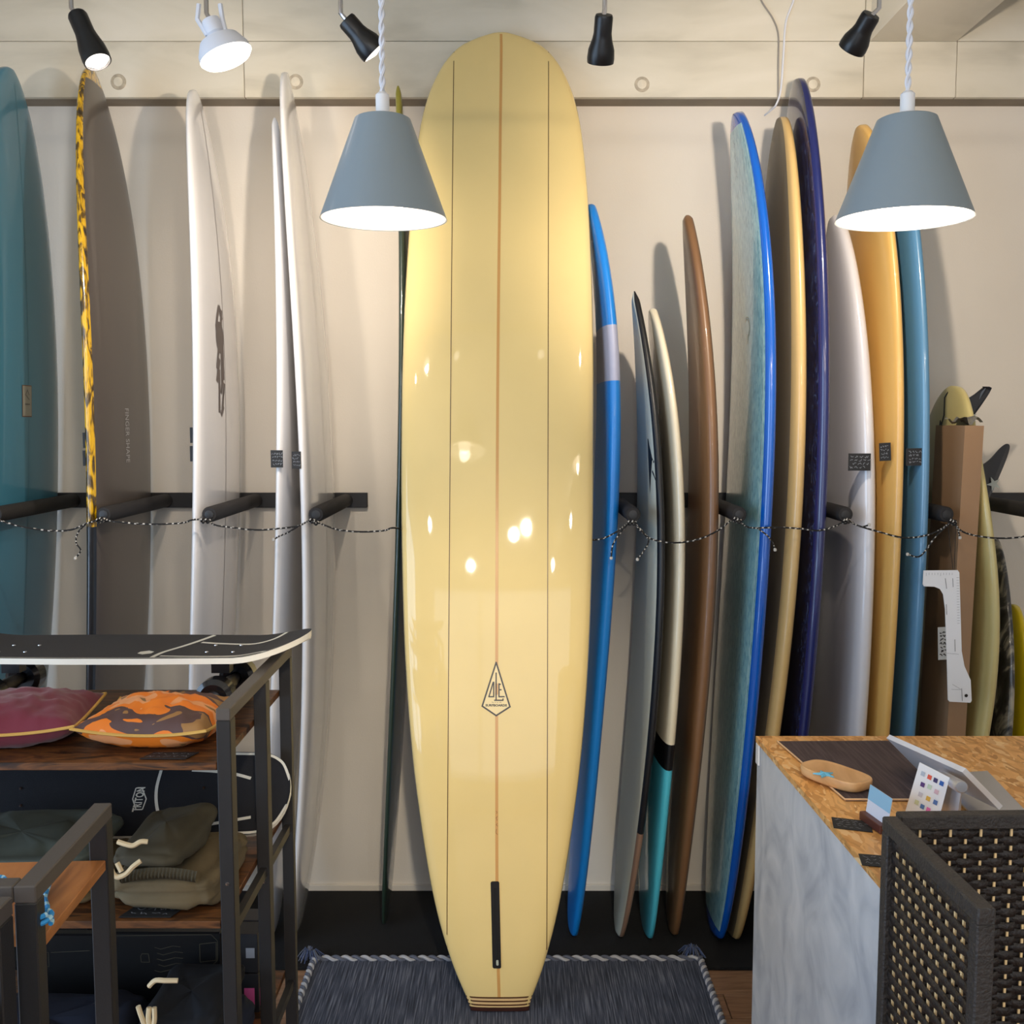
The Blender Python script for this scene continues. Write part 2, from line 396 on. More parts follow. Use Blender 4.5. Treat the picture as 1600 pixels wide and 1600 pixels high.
MB_.body([CREAM, DKWOOD], lambda z, u, sd: 1 if z < zt1 else 0)
CEDAR = mat('stringer_cedar', rgb(214,160,92), .3, coat=.6); DKGLUE = mat('stringer_dark_glue', rgb(84,50,26), .3, coat=.5)
PALE = mat('pale_tail_wood', rgb(232,196,140), .3, coat=.5)
MB_.strip('stringer', 0, .0085, 1, zt0, Zn-.012, CEDAR)
def ux(px_top, px_bot):
    def f(z):
        t = z/Zn; px = px_bot + (px_top-px_bot)*t; Y = mainY(z)
        X = (px-800)/1600*(Y*math.cos(PITCH)+(CAM_H-z)*math.sin(PITCH)); return (X-MB_.c(z).x)/(MB_.w(z)/2)
    return f
MB_.strip('stringer', 0, .0022, 1, solve(700,1497).z, solve(709,78).z, DKGLUE, ufn=ux(709, 697))
MB_.strip('stringer', 0, .0022, 1, solve(856,1500).z, solve(857,78).z, DKGLUE, ufn=ux(857.5, 854.5))
MB_.strip('tail_block', 0, .002, 1, zt1-.01, zt1-.009, DKGLUE)
for k, py in enumerate((1574, 1580, 1586)):
    z = solve(780, py).z; V = [MB_.pt(zz, u, 1, .0008+.0002*k) for zz in (z-.0022, z+.0022) for u in np.linspace(-.985, .985, 13)]
    mesh('tail_stripe', V, [(i, i+1, i+14, i+13) for i in range(12)], DKGLUE, MB_.root)
V = [MB_.pt(zz, u, 1, .0004) for zz in (zt1+.001, zt0-.002) for u in np.linspace(-.98, .98, 13)]
mesh('tail_band', V, [(i, i+1, i+14, i+13) for i in range(12)], PALE, MB_.root)
# fin box
fz0, fz1 = solve(775, 1526).z, solve(775, 1388).z
def rrect(w_, h_, r, n=5):
    P = []
    for cx_, cy_, a0 in ((w_/2-r, h_/2-r, 0), (-w_/2+r, h_/2-r, PI/2), (-w_/2+r, -h_/2+r, PI), (w_/2-r, -h_/2+r, 1.5*PI)):
        for k in range(n+1): a = a0+PI/2*k/n; P.append((cx_+r*math.cos(a), cy_+r*math.sin(a)))
    return P
def poly(P): return (P, [tuple(range(len(P)))])
zc = (fz0+fz1)/2; ufb = (atY(775.5,1457,2.93).x - MB_.c(zc).x)/(MB_.w(zc)/2)
fb = MB_.decal('fin_box', poly(rrect(.0245, fz1-fz0, .005)), mat('fin_box_black', rgb(22,20,19), .35), zc, ufb, 1, .0032)
MB_.decal('fin_slot', poly(rrect(.008, fz1-fz0-.03, .003)), mat('fin_slot_dark', rgb(6,6,6), .6), zc-.003, ufb+.0, 1, .0044)
MB_.decal('fin_screw', poly(rrect(.007, .016, .003)), mat('fin_screw_pale', rgb(170,175,160), .4), fz0+.017, ufb+.015, 1, .0050)
# logo: kite with the letters O L E and SURFBOARDS
lc = solve(775, 1090); kz = lc.z; sclx = (solve(798,1110).x - solve(753,1110).x)/2; INK = mat('logo_ink', rgb(52,36,16), .4, coat=.6)
def px2(p): # art coordinates from crop pixels (1455 px = 100 photo px)
    return ((p[0]-656)/14.55*(sclx/22.6), -(p[1]-830)/14.55*(sclx/22.6))
ua = (atY(775.3,1087,lc.y).x-MB_.c(kz).x)/(MB_.w(kz)/2); kz = solve(775,1087).z
art = [[px2(p) for p in ((656,225),(970,1215),(656,1412),(338,1200),(656,225))]]
MB_.decal('logo', strokes2d(art, .0044), INK, kz, ua, 1)
MB_.decal('logo_field', poly([px2(p) for p in ((656,260),(955,1207),(656,1395),(355,1192))]), mat('logo_field_pale', rgb(240,216,156), .3, coat=.6), kz, ua, 1, .0008)
L1 = [[px2(p) for p in ln] for ln in (((588,670),(490,990),(600,990),(600,670),(588,670)), ((655,460),(655,1065)), ((620,1070),(810,1070),(812,1040)), ((720,700),(720,990),(840,990)), ((720,712),(752,712)), ((720,835),(770,835)))]
MB_.decal('lettering', strokes2d(L1, .0036), INK, kz, ua, 1, .0012)
tv, tf = text2d('SURFBOARDS', .0085, .00035, 1.0); oy = px2((0,1185))[1]; wtx = max(a for a, b in tv)*2; k_ = (px2((905,0))[0]-px2((415,0))[0])/wtx
MB_.decal('lettering', ([(a*k_, b+oy) for a, b in tv], tf), INK, kz, ua, 1, .0012)
sv, sf = scribble(.040, .004, 1, .0008, random.Random(5)); oy = px2((0,1118))[1]
MB_.decal('lettering', ([(a*.8, b+oy) for a, b in sv], sf), INK, kz, ua, 1, .0012)
# pencilled size written along the stringer
sv, sf = scribble(.085, .008, 1, .0011, random.Random(9)); za = solve(778, 1298).z
MB_.decal('handwriting', sv and ([(b, -a) for a, b in sv], sf), mat('pencil', rgb(120,80,50), .5), za, 0, 1, .001)

# ---- the boards racked on edge along the wall
def outline(L, W, tm, pn, en, pt_, et, tw, capL=.02):
    zs = np.unique(np.concatenate([np.linspace(0, L, 200), L-np.geomspace(.0005, .05, 16), np.geomspace(.0005, .03, 10)]))
    ws = []
    for z in zs:
        t = z/L
        if t > tm: f = max(0, 1-((t-tm)/(1-tm))**pn)**en
        else: f = tw + (1-tw)*max(0, 1-((tm-t)/tm)**pt_)**et
        c_ = min(z/capL, 1); f *= math.sqrt(max(0, 1-(1-c_)**2)) if z < capL else 1
        ws.append(max(W*f, .001))
    return zs, np.array(ws)
def racked(label, tip, picks, tail, W, T, Yc, tm=.5, pn=2.4, en=.55, pt_=2.2, et=.5, tw=.25, yaw=0.0, mats=None, fmat=None, bands_px=(), foil=.5, fmin=.4, group=None, cap=.02):
    """picks: points along the near rail, nose to tail, read at the depth where that rail stands"""
    Yc = min(Yc, 3.563-W/2*math.cos(yaw)); tp = atY(tip[0], tip[1], Yc); L = tp.z
    zs, ws = outline(L, W, tm, pn, en, pt_, et, tw, cap)
    P = [(tp.z, tp.x)]
    for px, py in picks:
        px = px + (3+(px-1000)*.02 if px > 960 else (6 if px > 890 else (0 if px > 590 else -(3+(500-px)*.015))))
        Y = Yc-W/2
        for _ in range(10): q = atY(px, py, Y); Y = Yc - float(np.interp(min(max(q.z, 0), L), zs, ws))/2*math.cos(yaw)
        q = atY(px, py, Y); dy = Yc-Y
        P.append((q.z, q.x - math.sin(yaw)*dy))
    q = atY(tail[0], tail[1], Yc); P.append((0.0, atZ(tail[0], 1470, 0.01).x if tail[1] is None else q.x))
    P = sorted(P); pz = np.array([p[0] for p in P])/L; xs = np.polyval(np.polyfit(pz, [p[1] for p in P], 4 if tip[0] > 900 else 3, w=[1.5]+[1]*(len(P)-2)+[2]), zs/L)
    k = np.ones(15)/15; zz = np.linspace(0, L, 200); xz = np.interp(zz, zs, xs); xz = np.convolve(np.pad(xz, 7, 'reflect', reflect_type='odd'), k, 'valid'); xs = np.interp(zs, zz, xz)
    b = Board('surfboard', label, zs, [(x, Yc, z+.012) for x, z in zip(xs, zs)], ws, T, (math.sin(yaw), -math.cos(yaw), 0), (1,0,0), group, foil, fmin, [max(0, atY(a[0], a[1], Yc-W/2).z) for a in bands_px])
    if mats is not None: b.body(mats, fmat)
    return b
WHITE = gloss('white_resin', rgb(226,224,224), rough=.2)
STR = mat('stringer_grey', rgb(96,86,82), .4)

# teal longboard far left
b0 = racked('teal-blue translucent longboard cut off by the left edge of the photo', (12,112), [(-20,400), (-30,600), (-32,800), (-30,1000)], (-20,1460), .54, .065, 3.29, pn=2.6, en=.5, mats=gloss('teal_resin', rgb(62,124,152), var=.05, vscale=2))
b0.strip('stringer', 0, .002, 1, .15, b0.L-.05, mat('teal_line', rgb(64,108,124), .4))
q = atY(47, 632, 3.28); lb = b0.decal('label', poly([(-.032,-.05),(.032,-.05),(.032,.05),(-.032,.05)]), mat('label_brown', rgb(112,84,70), .5), q.z, .05, 1, .0012)
b0.decal('label_print', poly([(-.029,-.047),(.029,-.047),(.029,.047),(-.029,.047)]), mat('label_paper', rgb(150,148,140), .6), q.z, .05, 1, .0018)
b0.decal('label_mark', strokes2d([[(-.012,.02),(.0,.035),(.012,.02),(-.012,.005)], [(-.015,-.01),(.015,-.01)]], .003), mat('label_ink', rgb(92,92,96), .6), q.z, .05, 1, .0024)

# yellow and black
YEL = ramp_mat('amber_and_black_rail', [(.30, rgb(40,30,14)), (.44, rgb(96,72,14)), (.53, rgb(206,160,12)), (.8, rgb(236,190,20))], 16, (3,3,.8), .2, 8, distort=1.5, coat=1)
YEL2 = mat('amber_pinline', rgb(206,160,30), .3, coat=.7)
DGREY = gloss('charcoal_resin', rgb(84,76,70), rough=.35, coat=.35)
DNAVY = gloss('blue_black_rail', rgb(16,20,28))
zy = atY(150, 830, 3.02).z
b1 = racked('dark charcoal longboard with amber and black marbled rail, lettered FINGER SHAPE', (140,112), [(131,200), (133,300), (136,400), (139,500), (142,600), (145,700), (147,780), (145,900), (145,1000), (150,1200)], (158,1460), .545, .055, 3.29, yaw=.03, pn=3.4, en=.6, tm=.52,
            mats=[DGREY, YEL, DNAVY], fmat=lambda z, u, sd: (0 if abs(u) < .9 and sd > 0 else 2) if z < zy else (1 if (abs(u) > .9 or sd < 0 or z > atY(140,122,3.2).z) else 0), bands_px=((150,830),))
tv, tf = text2d('FINGER SHAPE', .034, .0, 1.05); q = atY(203, 686, 3.28)
q2 = atY(203, 728, 3.3); q1 = atY(203, 644, 3.3); kk = (q1.z-q2.z)/(2*max(a for a, b in tv))
b1.decal('lettering', ([(a*kk, b*1.4) for a, b in tv], tf), mat('letter_grey', rgb(176,174,172), .5), q.z, .05, 1, .0012, -1, -PI/2)
# white board with a fish mark
b2 = racked('white longboard with a thin dark stringer and grey fish-like mark near its middle', (301,148), [(305,200), (306,300), (308,450), (309,600), (309,750), (308,900), (305,1075), (304,1250)], (318,1460), .535, .050, 3.3, yaw=.03, pn=2.6, en=.5, mats=WHITE)
b2.strip('stringer', 0, .004, 1, .1, b2.L-.06, STR)
GREYINK = mat('grey_ink', rgb(98,88,84), .5)
q = atY(350, 515, 3.3)
b2.decal('mark', strokes2d([[(-.03,.04),(-.02,.0),(.0,-.02),(.02,0),(.03,-.04)], [(0,.05),(.02,.02),(.035,-.01),(.03,-.035)], [(-.01,.05),(-.03,.02)]], .020), GREYINK, q.z, .2, 1)
b2.decal('mark', poly([(.045*math.cos(2*PI*k/20), .05*math.sin(2*PI*k/20)) for k in range(20)]), GREYINK, atY(350,536,3.3).z, .2, 1)
b2.decal('lettering', strokes2d([[(-.03,.07),(-.03,-.05)], [(-.015,.05),(-.01,-.06)], [(.01,.06),(.04,-.02)], [(.015,.0),(.045,-.06)]], .020), GREYINK, atY(350,572,3.3).z, .2, 1)
b2.decal('lettering', strokes2d([[(-.03,.06),(.0,.0)], [(-.035,.02),(-.01,-.06)], [(.02,.06),(.025,-.06)], [(-.02,-.05),(0,-.07)]], .020), GREYINK, atY(350,618,3.3).z, .2, 1)
# pair of white boards
b3 = racked('narrow white surfboard, the shorter board of the touching white pair', (429,190), [(433,250), (438,400), (440,600), (440,700), (438,800), (436,900), (433,1000), (428,1100), (425,1300)], (425,1450), .47, .042, 3.27, pn=2.2, en=.8, mats=WHITE, tw=.2)
b4 = racked('taller white longboard of the touching white pair, by the left rack end', (444,120), [(450,200), (454,300), (459,400), (464,500), (468,600), (473,720), (476,850), (480,950), (480,1050), (478,1150), (475,1250), (470,1350)], (462,1470), .54, .047, 3.3, yaw=.02, pn=2.7, en=.55, mats=WHITE)
b4.strip('stringer', 0, .003, 1, .15, b4.L-.06, mat('stringer_pale', rgb(150,146,142), .4))
# dark green board behind the cream one
OLV = gloss('bottle_green_resin', rgb(40,56,46))
OLY = gloss('olive_tip_resin', rgb(150,142,50))
zo = atY(625, 230, 3.3).z
b5 = racked('bottle-green surfboard with olive tip, half hidden behind the cream longboard', (622,140), [(624,230), (626,400), (627,600), (624,800), (619,950), (613,1100), (607,1200), (603,1300), (601,1400)], (603,1462), .40, .036, 3.37, pn=2.0, en=.8, mats=[OLV, OLY], fmat=lambda z, u, sd: 1 if z > zo else 0, bands_px=((625,230),))
# sky blue board right of the cream one
SKY = gloss('sky_blue_satin', rgb(22,128,216), rough=.38, coat=.25); SKYW = mat('pale_grey_band', rgb(168,172,196), .45)
zs0, zs1 = atY(950,600,3.05).z, atY(950,510,3.05).z
b6 = racked('sky-blue soft surfboard with a pale grey band, just right of the cream longboard', (922,325), [(935,390), (945,450), (950,520), (954,600), (954,700), (951,800), (946,900), (939,1000), (932,1080), (922,1200), (912,1300), (902,1400)], (894,1464), .5, .062, 3.32, pn=2.4, en=.6, tw=.3, mats=[SKY, SKYW], fmat=lambda z, u, sd: 1 if zs0 < z < zs1 else 0, bands_px=((950,510), (950,600)))
# small white board with black rail
GW = gloss('greenish_white_resin', rgb(214,214,196), rough=.55, coat=.1, bump=.12, bscale=60); BLKR = mat('satin_black_rail', rgb(24,24,27), .4); BRR = mat('tan_rail', rgb(138,110,92), .5)
zr = atY(1000, 1318, 3.05).z
b7 = racked('short off-white surfboard with black rail and black wing mark', (990,461), [(1001,500), (1010,560), (1018,640), (1024,720), (1028,800), (1030,900), (1029,1000), (1023,1100), (1014,1180), (1000,1300), (985,1390)], (966,1462), .50, .046, 3.28, yaw=.02, pn=2.0, en=.9, pt_=2.4, et=.6, tw=.2, mats=[GW, BLKR, BRR], fmat=lambda z, u, sd: (1 if z > zr else 2) if (abs(u) > .9 or sd > 0) else 0, bands_px=((1000,1318),))
q = atY(1012, 732, 3.12)
def wz(p): return (-(p[0]-770)/260*.26, -(p[1]-900)/800*.165)
wing = [[(770,515),(700,620),(640,740),(632,805),(700,745),(730,850),(745,1000),(770,1330),(775,1000)]]
WB = mat('wing_ink', rgb(26,26,28), .5)
b7.decal('wing_mark', ([wz(p) for p in wing[0]], [(0,1,4), (1,2,3,4), (0,4,5), (0,5,6,8), (8,6,7)]), WB, q.z, .62, -1, flipx=1)
b7.decal('wing_mark', strokes2d([[wz(p) for p in ln] for ln in (((700,800),(655,875)), ((655,930),(640,995)), ((715,850),(675,990),(680,1060)), ((730,1000),(700,1130),(690,1260)))], .008), WB, q.z, .62, -1, flipx=1)
# cream board with black band and aqua tail
CRM = gloss('ivory_resin', rgb(222,212,186), rough=.3); AQ = gloss('aqua_resin', rgb(80,194,220)); BK = mat('band_black', rgb(14,14,16), .35)
za_, zb_ = atY(1040,1166,3.06).z, atY(1040,1213,3.06).z
b8 = racked('ivory surfboard with a black band and aqua-blue tail', (1018,488), [(1037,540), (1046,620), (1054,700), (1058,800), (1059,900), (1057,1000), (1052,1100), (1045,1190), (1034,1290), (1022,1390)], (1010,1472), .5, .054, 3.29, yaw=.01, pn=2.3, en=.6, tw=.25, mats=[CRM, BK, AQ], fmat=lambda z, u, sd: 0 if z > za_ else (1 if z > zb_ else 2), bands_px=((1040,1166), (1040,1213)))
# brown
b9 = racked('brown surfboard with pointed nose, right of the ivory one', (1074,342), [(1078,400), (1092,460), (1100,520), (1105,600), (1109,700), (1109,800), (1107,900), (1101,1000), (1093,1100), (1084,1200), (1074,1300), (1062,1390)], (1050,1464), .5, .064, 3.3, yaw=-.05, pn=2.0, en=.62, tw=.2, mats=gloss('brown_resin', rgb(122,88,58), rough=.42, coat=.3, var=.05, vscale=3))
# blue with aqua deck
BLU = gloss('royal_blue_rail', rgb(8,90,190), rough=.2)
AQD = ramp_mat('brushed_aqua_deck', [(.3, rgb(96,146,160)), (.5, rgb(134,186,198)), (.7, rgb(170,210,208))], 34, (3,3,1.0), .28, 6, distort=1, coat=.7, rot=(.3,0,0))
b10 = racked('royal-blue railed longboard with a brushed aqua deck and white pinline', (1152,182), [(1157,200), (1172,240), (1185,300), (1193,380), (1197,500), (1198,600), (1198,700), (1194,820), (1188,920), (1180,1020), (1170,1130), (1160,1230), (1150,1320), (1136,1410)], (1116,1474), .545, .064, 3.3, pn=2.5, en=.5, tw=.25, mats=[BLU, AQD], fmat=lambda z, u, sd: 1 if (sd < 0 and abs(u) < .88 and z > .05 and z < atY(1150,212,3.3).z) else 0, bands_px=((1150,212),), foil=.4)
b10.strip('pinline', .885, .0022, -1, .05, atY(1150,212,3.3).z, mat('pinline_white', rgb(206,222,226), .3))
b10.decal('pencil_script', ([(b, -a) for a, b in scribble(.17, .02, 1, .002, random.Random(3))[0]], scribble(.17, .02, 1, .002, random.Random(3))[1]), mat('pencil_dark', rgb(70,90,100), .5), atY(1148,245,3.3).z, .0, -1)
q = atY(1165, 522, 3.3); arc = [(.035*math.cos(a)-.0, .035*math.sin(a)) for a in np.linspace(-.9, 2.4, 14)]
b10.decal('logo', strokes2d([arc, [(a*.8, b*.8) for a, b in arc], [(-.01,-.05),(.005,-.02),(.01,-.05),(.02,-.02)]], .0022), mat('logo_gold', rgb(150,140,96), .5), q.z, .25, -1)
# tan
TAN = gloss('tan_resin', rgb(206,172,112), rough=.34, coat=.4)
TAN_SHADED = gloss('shaded_tan_deck', rgb(126,112,88), rough=.5, coat=.1)  # darker copy of the tan resin; the deck's shade is put into the colour
b11 = racked('tan longboard standing between the royal-blue and the navy longboards', (1222,190), [(1222,210), (1232,260), (1240,330), (1244,420), (1246,550), (1244,680), (1241,800), (1234,900), (1224,1000), (1213,1090), (1202,1180), (1190,1270), (1172,1360)], (1140,1480), .545, .066, 3.31, pn=2.6, en=.5, tw=.25, mats=[TAN, TAN_SHADED], fmat=lambda z, u, sd: 1 if (sd < 0 and abs(u) < .86) else 0)
# navy
NAVY = gloss('navy_resin', rgb(24,34,94)); NVM = ramp_mat('marbled_navy', [(.35, rgb(10,12,28)), (.55, rgb(24,34,78)), (.72, rgb(70,86,120))], 26, (2,2,.8), .25, 8, distort=2, coat=.8)
b12 = racked('navy-blue longboard with marbled deck, the tallest board right of the cream one', (1247,130), [(1254,160), (1263,200), (1271,260), (1276,350), (1279,450), (1281,600), (1279,750), (1273,900), (1265,1000), (1256,1100), (1245,1200), (1230,1330)], (1200,1470), .55, .064, 3.31, pn=2.6, en=.5, tw=.25, mats=[NAVY, NVM], fmat=lambda z, u, sd: 1 if (sd < 0 and abs(u) < .9) else 0)
# white thick
PEARL = gloss('pearl_grey_resin', rgb(214,212,216), rough=.25, bump=.03, bscale=50)
b13 = racked('pearl-white thick surfboard with a square black price tag on its rail', (1305,342), [(1316,380), (1328,440), (1338,520), (1344,600), (1348,700), (1350,800), (1349,900), (1346,1000), (1340,1100), (1330,1230)], (1290,1470), .52, .078, 3.3, pn=2.2, en=.55, tw=.3, mats=PEARL)
YT = gloss('honey_yellow_resin', rgb(222,176,98), rough=.36, coat=.35)
b14 = racked('honey-yellow longboard rising behind the right pendant lamp', (1345,202), [(1362,250), (1378,310), (1388,390), (1393,500), (1395,650), (1395,800), (1391,900), (1387,1000), (1381,1080), (1370,1200)], (1330,1470), .55, .06, 3.31, pn=2.6, en=.5, mats=YT)
GB = gloss('slate_blue_resin', rgb(84,134,170), rough=.3, bump=.04, bscale=50)
b15 = racked('slate-blue longboard, right of the honey-yellow one, tag on its rail', (1385,194), [(1405,260), (1420,330), (1427,400), (1432,480), (1435,600), (1435,750), (1433,850), (1430,950), (1424,1040), (1414,1140)], (1370,1470), .55, .06, 3.31, pn=2.6, en=.5, mats=GB)
# tail-up yellow fish with fins
FISH = gloss('pale_yellow_resin', rgb(206,190,128), rough=.32, coat=.4, var=.1, vscale=3)
b17 = racked('pale-yellow surfboard standing tail up with two black fins', (1492,609), [(1500,650), (1513,700), (1524,750), (1534,820), (1541,900), (1543,1000), (1539,1080), (1530,1150)], (1494,1460), .54, .06, 3.31, pn=3.0, en=.45, tw=.2, mats=FISH, fmin=.35)
FINB = mat('fin_black', rgb(26,27,34), .35, coat=.4); STARM = mat('star_white', rgb(170,176,170), .5)
def fin(board, zc_, u_, H, base, sweep, parentname='fin'):
    P = [(0,0), (-.02,.25), (-.28,.55), (-.62,.86), (-.86,1.0), (-1.0,.93), (-1.02,.75), (-.95,.45), (-1.0,.0)]
    pp = smooth_pts([(a, b, 0) for a, b in P], 4); V = []; n = len(pp); tg, nn = board.frame(zc_)
    for sgn in (-1, 1):
        for p in pp:
            th = .0045*(1-p.y*.85); c_ = board.pt(zc_ + base*(-p.x-.5) + sweep*p.y, u_, 1, -.006) + nn*(p.y*H); V.append(c_ + Vector((0, 1, 0))*(sgn*th))
    F = [tuple(range(n)), tuple(range(n, 2*n))[::-1]] + [(i, (i+1) % n, n+(i+1) % n, n+i) for i in range(n)]
    f = mesh(parentname, V, F, FINB, board.root)
    star = []; 
    for k in range(10):
        r = .024 if k % 2 == 0 else .009; a = PI/2+PI*k/5+.3; star.append((r*math.cos(a), r*math.sin(a)))
    O = board.pt(zc_+sweep*.35-base*.1, u_, 1, H*.42) + Vector((0, -.0062, 0))
    mesh('star_mark', [O + nn*a + tg*b for a, b in star] + [O], [(k, (k+1) % 10, 10) for k in range(10)], STARM, f)
fin(b17, atY(1520,664,3.3).z, -.1, .115, .11, .07)
fin(b17, atY(1550,775,3.15).z, .52, .125, .12, .08)
b17.decal('script_mark', strokes2d([[(0,.05),(-.012,.035),(.0,.01),(.01,-.02),(0,-.05),(-.015,-.06),(-.012,-.04),(0,-.05)]], .009), WB, atY(1478,645,3.3).z, -.1, -1)
MARB = ramp_mat('black_white_marble', [(.36, rgb(20,21,24)), (.47, rgb(52,52,54)), (.55, rgb(150,144,128)), (.75, rgb(196,186,160))], 5, (2,2,1.6), .3, 8, distort=1.5, coat=.7)
b18 = racked('black and bone marbled surfboard right of the pale-yellow one', (1553,845), [(1556,900), (1563,950), (1567,1010), (1568,1080), (1563,1160), (1555,1240)], (1535,1460), .5, .052, 3.31, pn=2.0, en=.6, mats=MARB)
YR = gloss('lemon_yellow_resin', rgb(216,190,24)); REDR = gloss('red_resin', rgb(190,40,24))
b19 = racked('lemon-yellow surfboard with red tail at the right edge', (1586,950), [(1588,1010), (1594,1080), (1592,1160), (1584,1250)], (1565,1460), .46, .05, 3.31, pn=2.0, en=.6, mats=[YR, REDR], fmat=lambda z, u, sd: 0 if z > .66 else 1)
# tags stuck to rails
def rail_tag(b, px, py, w_, h_, Y, seed, tilt=0):
    O = atY(px, py, Y); price_card(O, (1, 0, tilt), (-tilt, 0, 1), w_*Y/1600, h_*Y/1600, b.root, 'price_label', rows=4, seed=seed)
rail_tag(b3, 432.5, 717, 19, 27, 3.028, 1); rail_tag(b4, 463, 719, 14, 27, 3.022, 2)
rail_tag(b13, 1343, 722, 35, 27, 3.03, 3); rail_tag(b15, 1429, 714, 27, 27, 3.025, 5, .02)
rail_tag(b14, 1383, 706, 18, 28, 3.028, 4, .06)
for b, x, ys in ((b1, 131.5, (688, 716)), (b2, 299, (680, 709))):
    for k, y in enumerate(ys):
        O = atY(x, y, 3.06); w_, h_ = 4*3.06/1600, 24*3.06/1600; box('price_label', O.x-w_/2, O.x+w_/2, O.y-.001, O.y+.03, O.z-h_/2, O.z+h_/2, MATS['card_black'], b.root)

# ================================================================ WALL RACKS
def rack(label, x0, x1, pegs):
    zc0 = atY(500, 781, YB).z; r = empty('surfboard_rack', ((x0+x1)/2, YB, zc0), label, 'rack')
    box('rail', x0, x1, YB-.022, YB, zc0-.026, zc0+.026, BLACKMETAL, r, bev=.002)
    tips = []
    for px in pegs:
        t = atY(px, 804, 3.02); w0 = Vector((t.x*1.0, YB-.02, zc0))
        d = (t-w0).normalized()
        MB().lathe([(0,0), (.023,0), (.0235,.01), (.0235,(t-w0).length-.006), (.020,(t-w0).length), (.012,(t-w0).length+.001), (0,(t-w0).length-.002)], w0, d, 20).build('peg', FOAMBLACK, r, True)
        MB().lathe([(.012,0), (.013,.003), (.010,.0035), (0,.0035)], t, d, 16).build('peg_cap', BLACKMETAL, r, True)
        tips.append(t)
    return tips
tl = rack('black left wall rack with foam pegs, ending left of the cream longboard', -2.2, atY(575,781,YB).x, (-8, 162, 327, 494))
tr = rack('black right wall rack with foam pegs, starting behind the sky-blue surfboard', atY(966,781,YB).x, 2.3, (989, 1155, 1321, 1479, 1645))
ROPE_B = mat('cord_black', rgb(24,22,22), .8); ROPE_W = mat('cord_white', rgb(196,192,184), .8)
def rope(label, pts, tails=()):
    fs = lambda i, k: 1 if ((i*2+k) % 7 in (0, 1) and i % 3 != 2) else 0
    o = empty('tie_cord', pts[0], label, 'cord')
    MB().tube(smooth_pts(pts, 12), .0026, 6, stripe=fs).build('cord', [ROPE_B, ROPE_W], o)
    for t in tails:
        MB().tube(smooth_pts(t, 9), .0024, 6, stripe=fs).build('cord_tail', [ROPE_B, ROPE_W], o)
        k = t[-1]; MB().lathe([(0,-.005), (.004,-.004), (.0048,0), (.004,.004), (0,.005)], k, (0,0,1), 8).build('knot', ROPE_W, o, True)
    for k in (pts[0], pts[-1]):
        MB().tube([Vector(k)+Vector((.006*math.cos(a), -.003+.003*math.sin(2*a), .006*math.sin(a)-.003)) for a in np.linspace(0, 2*PI, 13)[:-1]], .0032, 6, closed=True, stripe=fs).build('knot', [ROPE_B, ROPE_W], o)
def P3(*pp, Y=2.995): return [atY(x, y, Y) for x, y in pp]
rope('cord from the cut-off peg at the left edge to the next peg', P3((-4,812), (30,822), (75,829), (110,828), (135,818), (155,812)), [P3((135,818), (122,832), (119,848), (126,860), (118,872))])
rope('cord crossing the amber and white longboards, left peg pair', P3((160,810), (175,814), (210,818), (250,819), (285,817), (302,812), (318,812)))
rope('cord crossing the touching white pair of boards', P3((325,812), (335,820), (360,824), (400,828), (435,826), (465,822), (480,815), (488,812)), [P3((465,823), (450,832), (436,838), (428,843))])
rope('cord from the left rack end passing behind the cream longboard', P3((494,815), (508,821), (530,828), (565,831), (600,829), (618,825)) + [atY(660,835,3.24), atY(780,845,3.30), atY(900,843,3.24)] + P3((935,843), (960,833), (975,822), (984,815), Y=3.0), [P3((984,815), (970,832), (958,850), (955,872))])
rope('cord in front of the black-railed and ivory boards', P3((990,815), (1002,830), (1020,843), (1055,848), (1090,843), (1120,830), (1140,815), (1149,810)), [P3((995,820), (1010,838), (1013,848), (1005,862), (996,874))])
rope('cord in front of the royal-blue and tan boards', P3((1154,812), (1165,822), (1180,825), (1215,824), (1250,826), (1280,829), (1305,822), (1320,813)), [P3((1185,826), (1200,838), (1207,848), (1211,859))])
rope('cord in front of the pearl-white, honey and slate boards', P3((1324,812), (1340,821), (1370,830), (1410,840), (1440,838), (1465,830), (1480,820), (1486,813)), [P3((1484,818), (1462,838), (1448,858), (1435,870), (1418,866)), P3((1330,815), (1345,823), (1358,820))])
rope('cord from the last visible peg to the right edge', P3((1490,815), (1500,828), (1520,836), (1560,841), (1600,838), (1630,825), (1642,815)), [P3((1492,818), (1497,828), (1500,840))])

# ================================================================ CARDBOARD BOX, RULER
CARD = mat('brown_cardboard', rgb(158,124,92), .75, var=.06, vscale=4)
bx_ = empty('cardboard_box', (1.27, 3.15, .011), 'tall brown cardboard box leaning among the boards, bubble wrap poking out', 'box')
th = .02; M = Matrix.Translation((1.309, 3.125, .0115)) @ Matrix.Rotation(th, 4, 'Y')
m_ = MB()
for a in ((0,.003,0,.21), (.053,.056,0,.21), (.003,.053,0,.003), (.003,.053,.207,.21)): m_.box(a[0], a[1], a[2]-.08, a[3]-.08, 0, 1.68, M=M)
m_.box(.003, .053, -.077, .127, 0, .004, M=M); m_.build('carton', CARD, bx_)
rnd = random.Random(2); V = []; F = []
for i in range(9):
    for j in range(7):
        V.append(M @ Vector((-.004+.066*i/8*(1 if j < 4 else .8), -.06+.02*j, 1.69+.012*rnd.random()+.012*math.sin(i*1.3)*math.cos(j))))
for i in range(8):
    for j in range(6): F.append((i*7+j, i*7+j+1, (i+1)*7+j+1, (i+1)*7+j))
mesh('bubble_wrap', V, F, mat('bubble_wrap', rgb(126,122,116), .3, coat=.5, bump=.6, bscale=90), bx_, True)
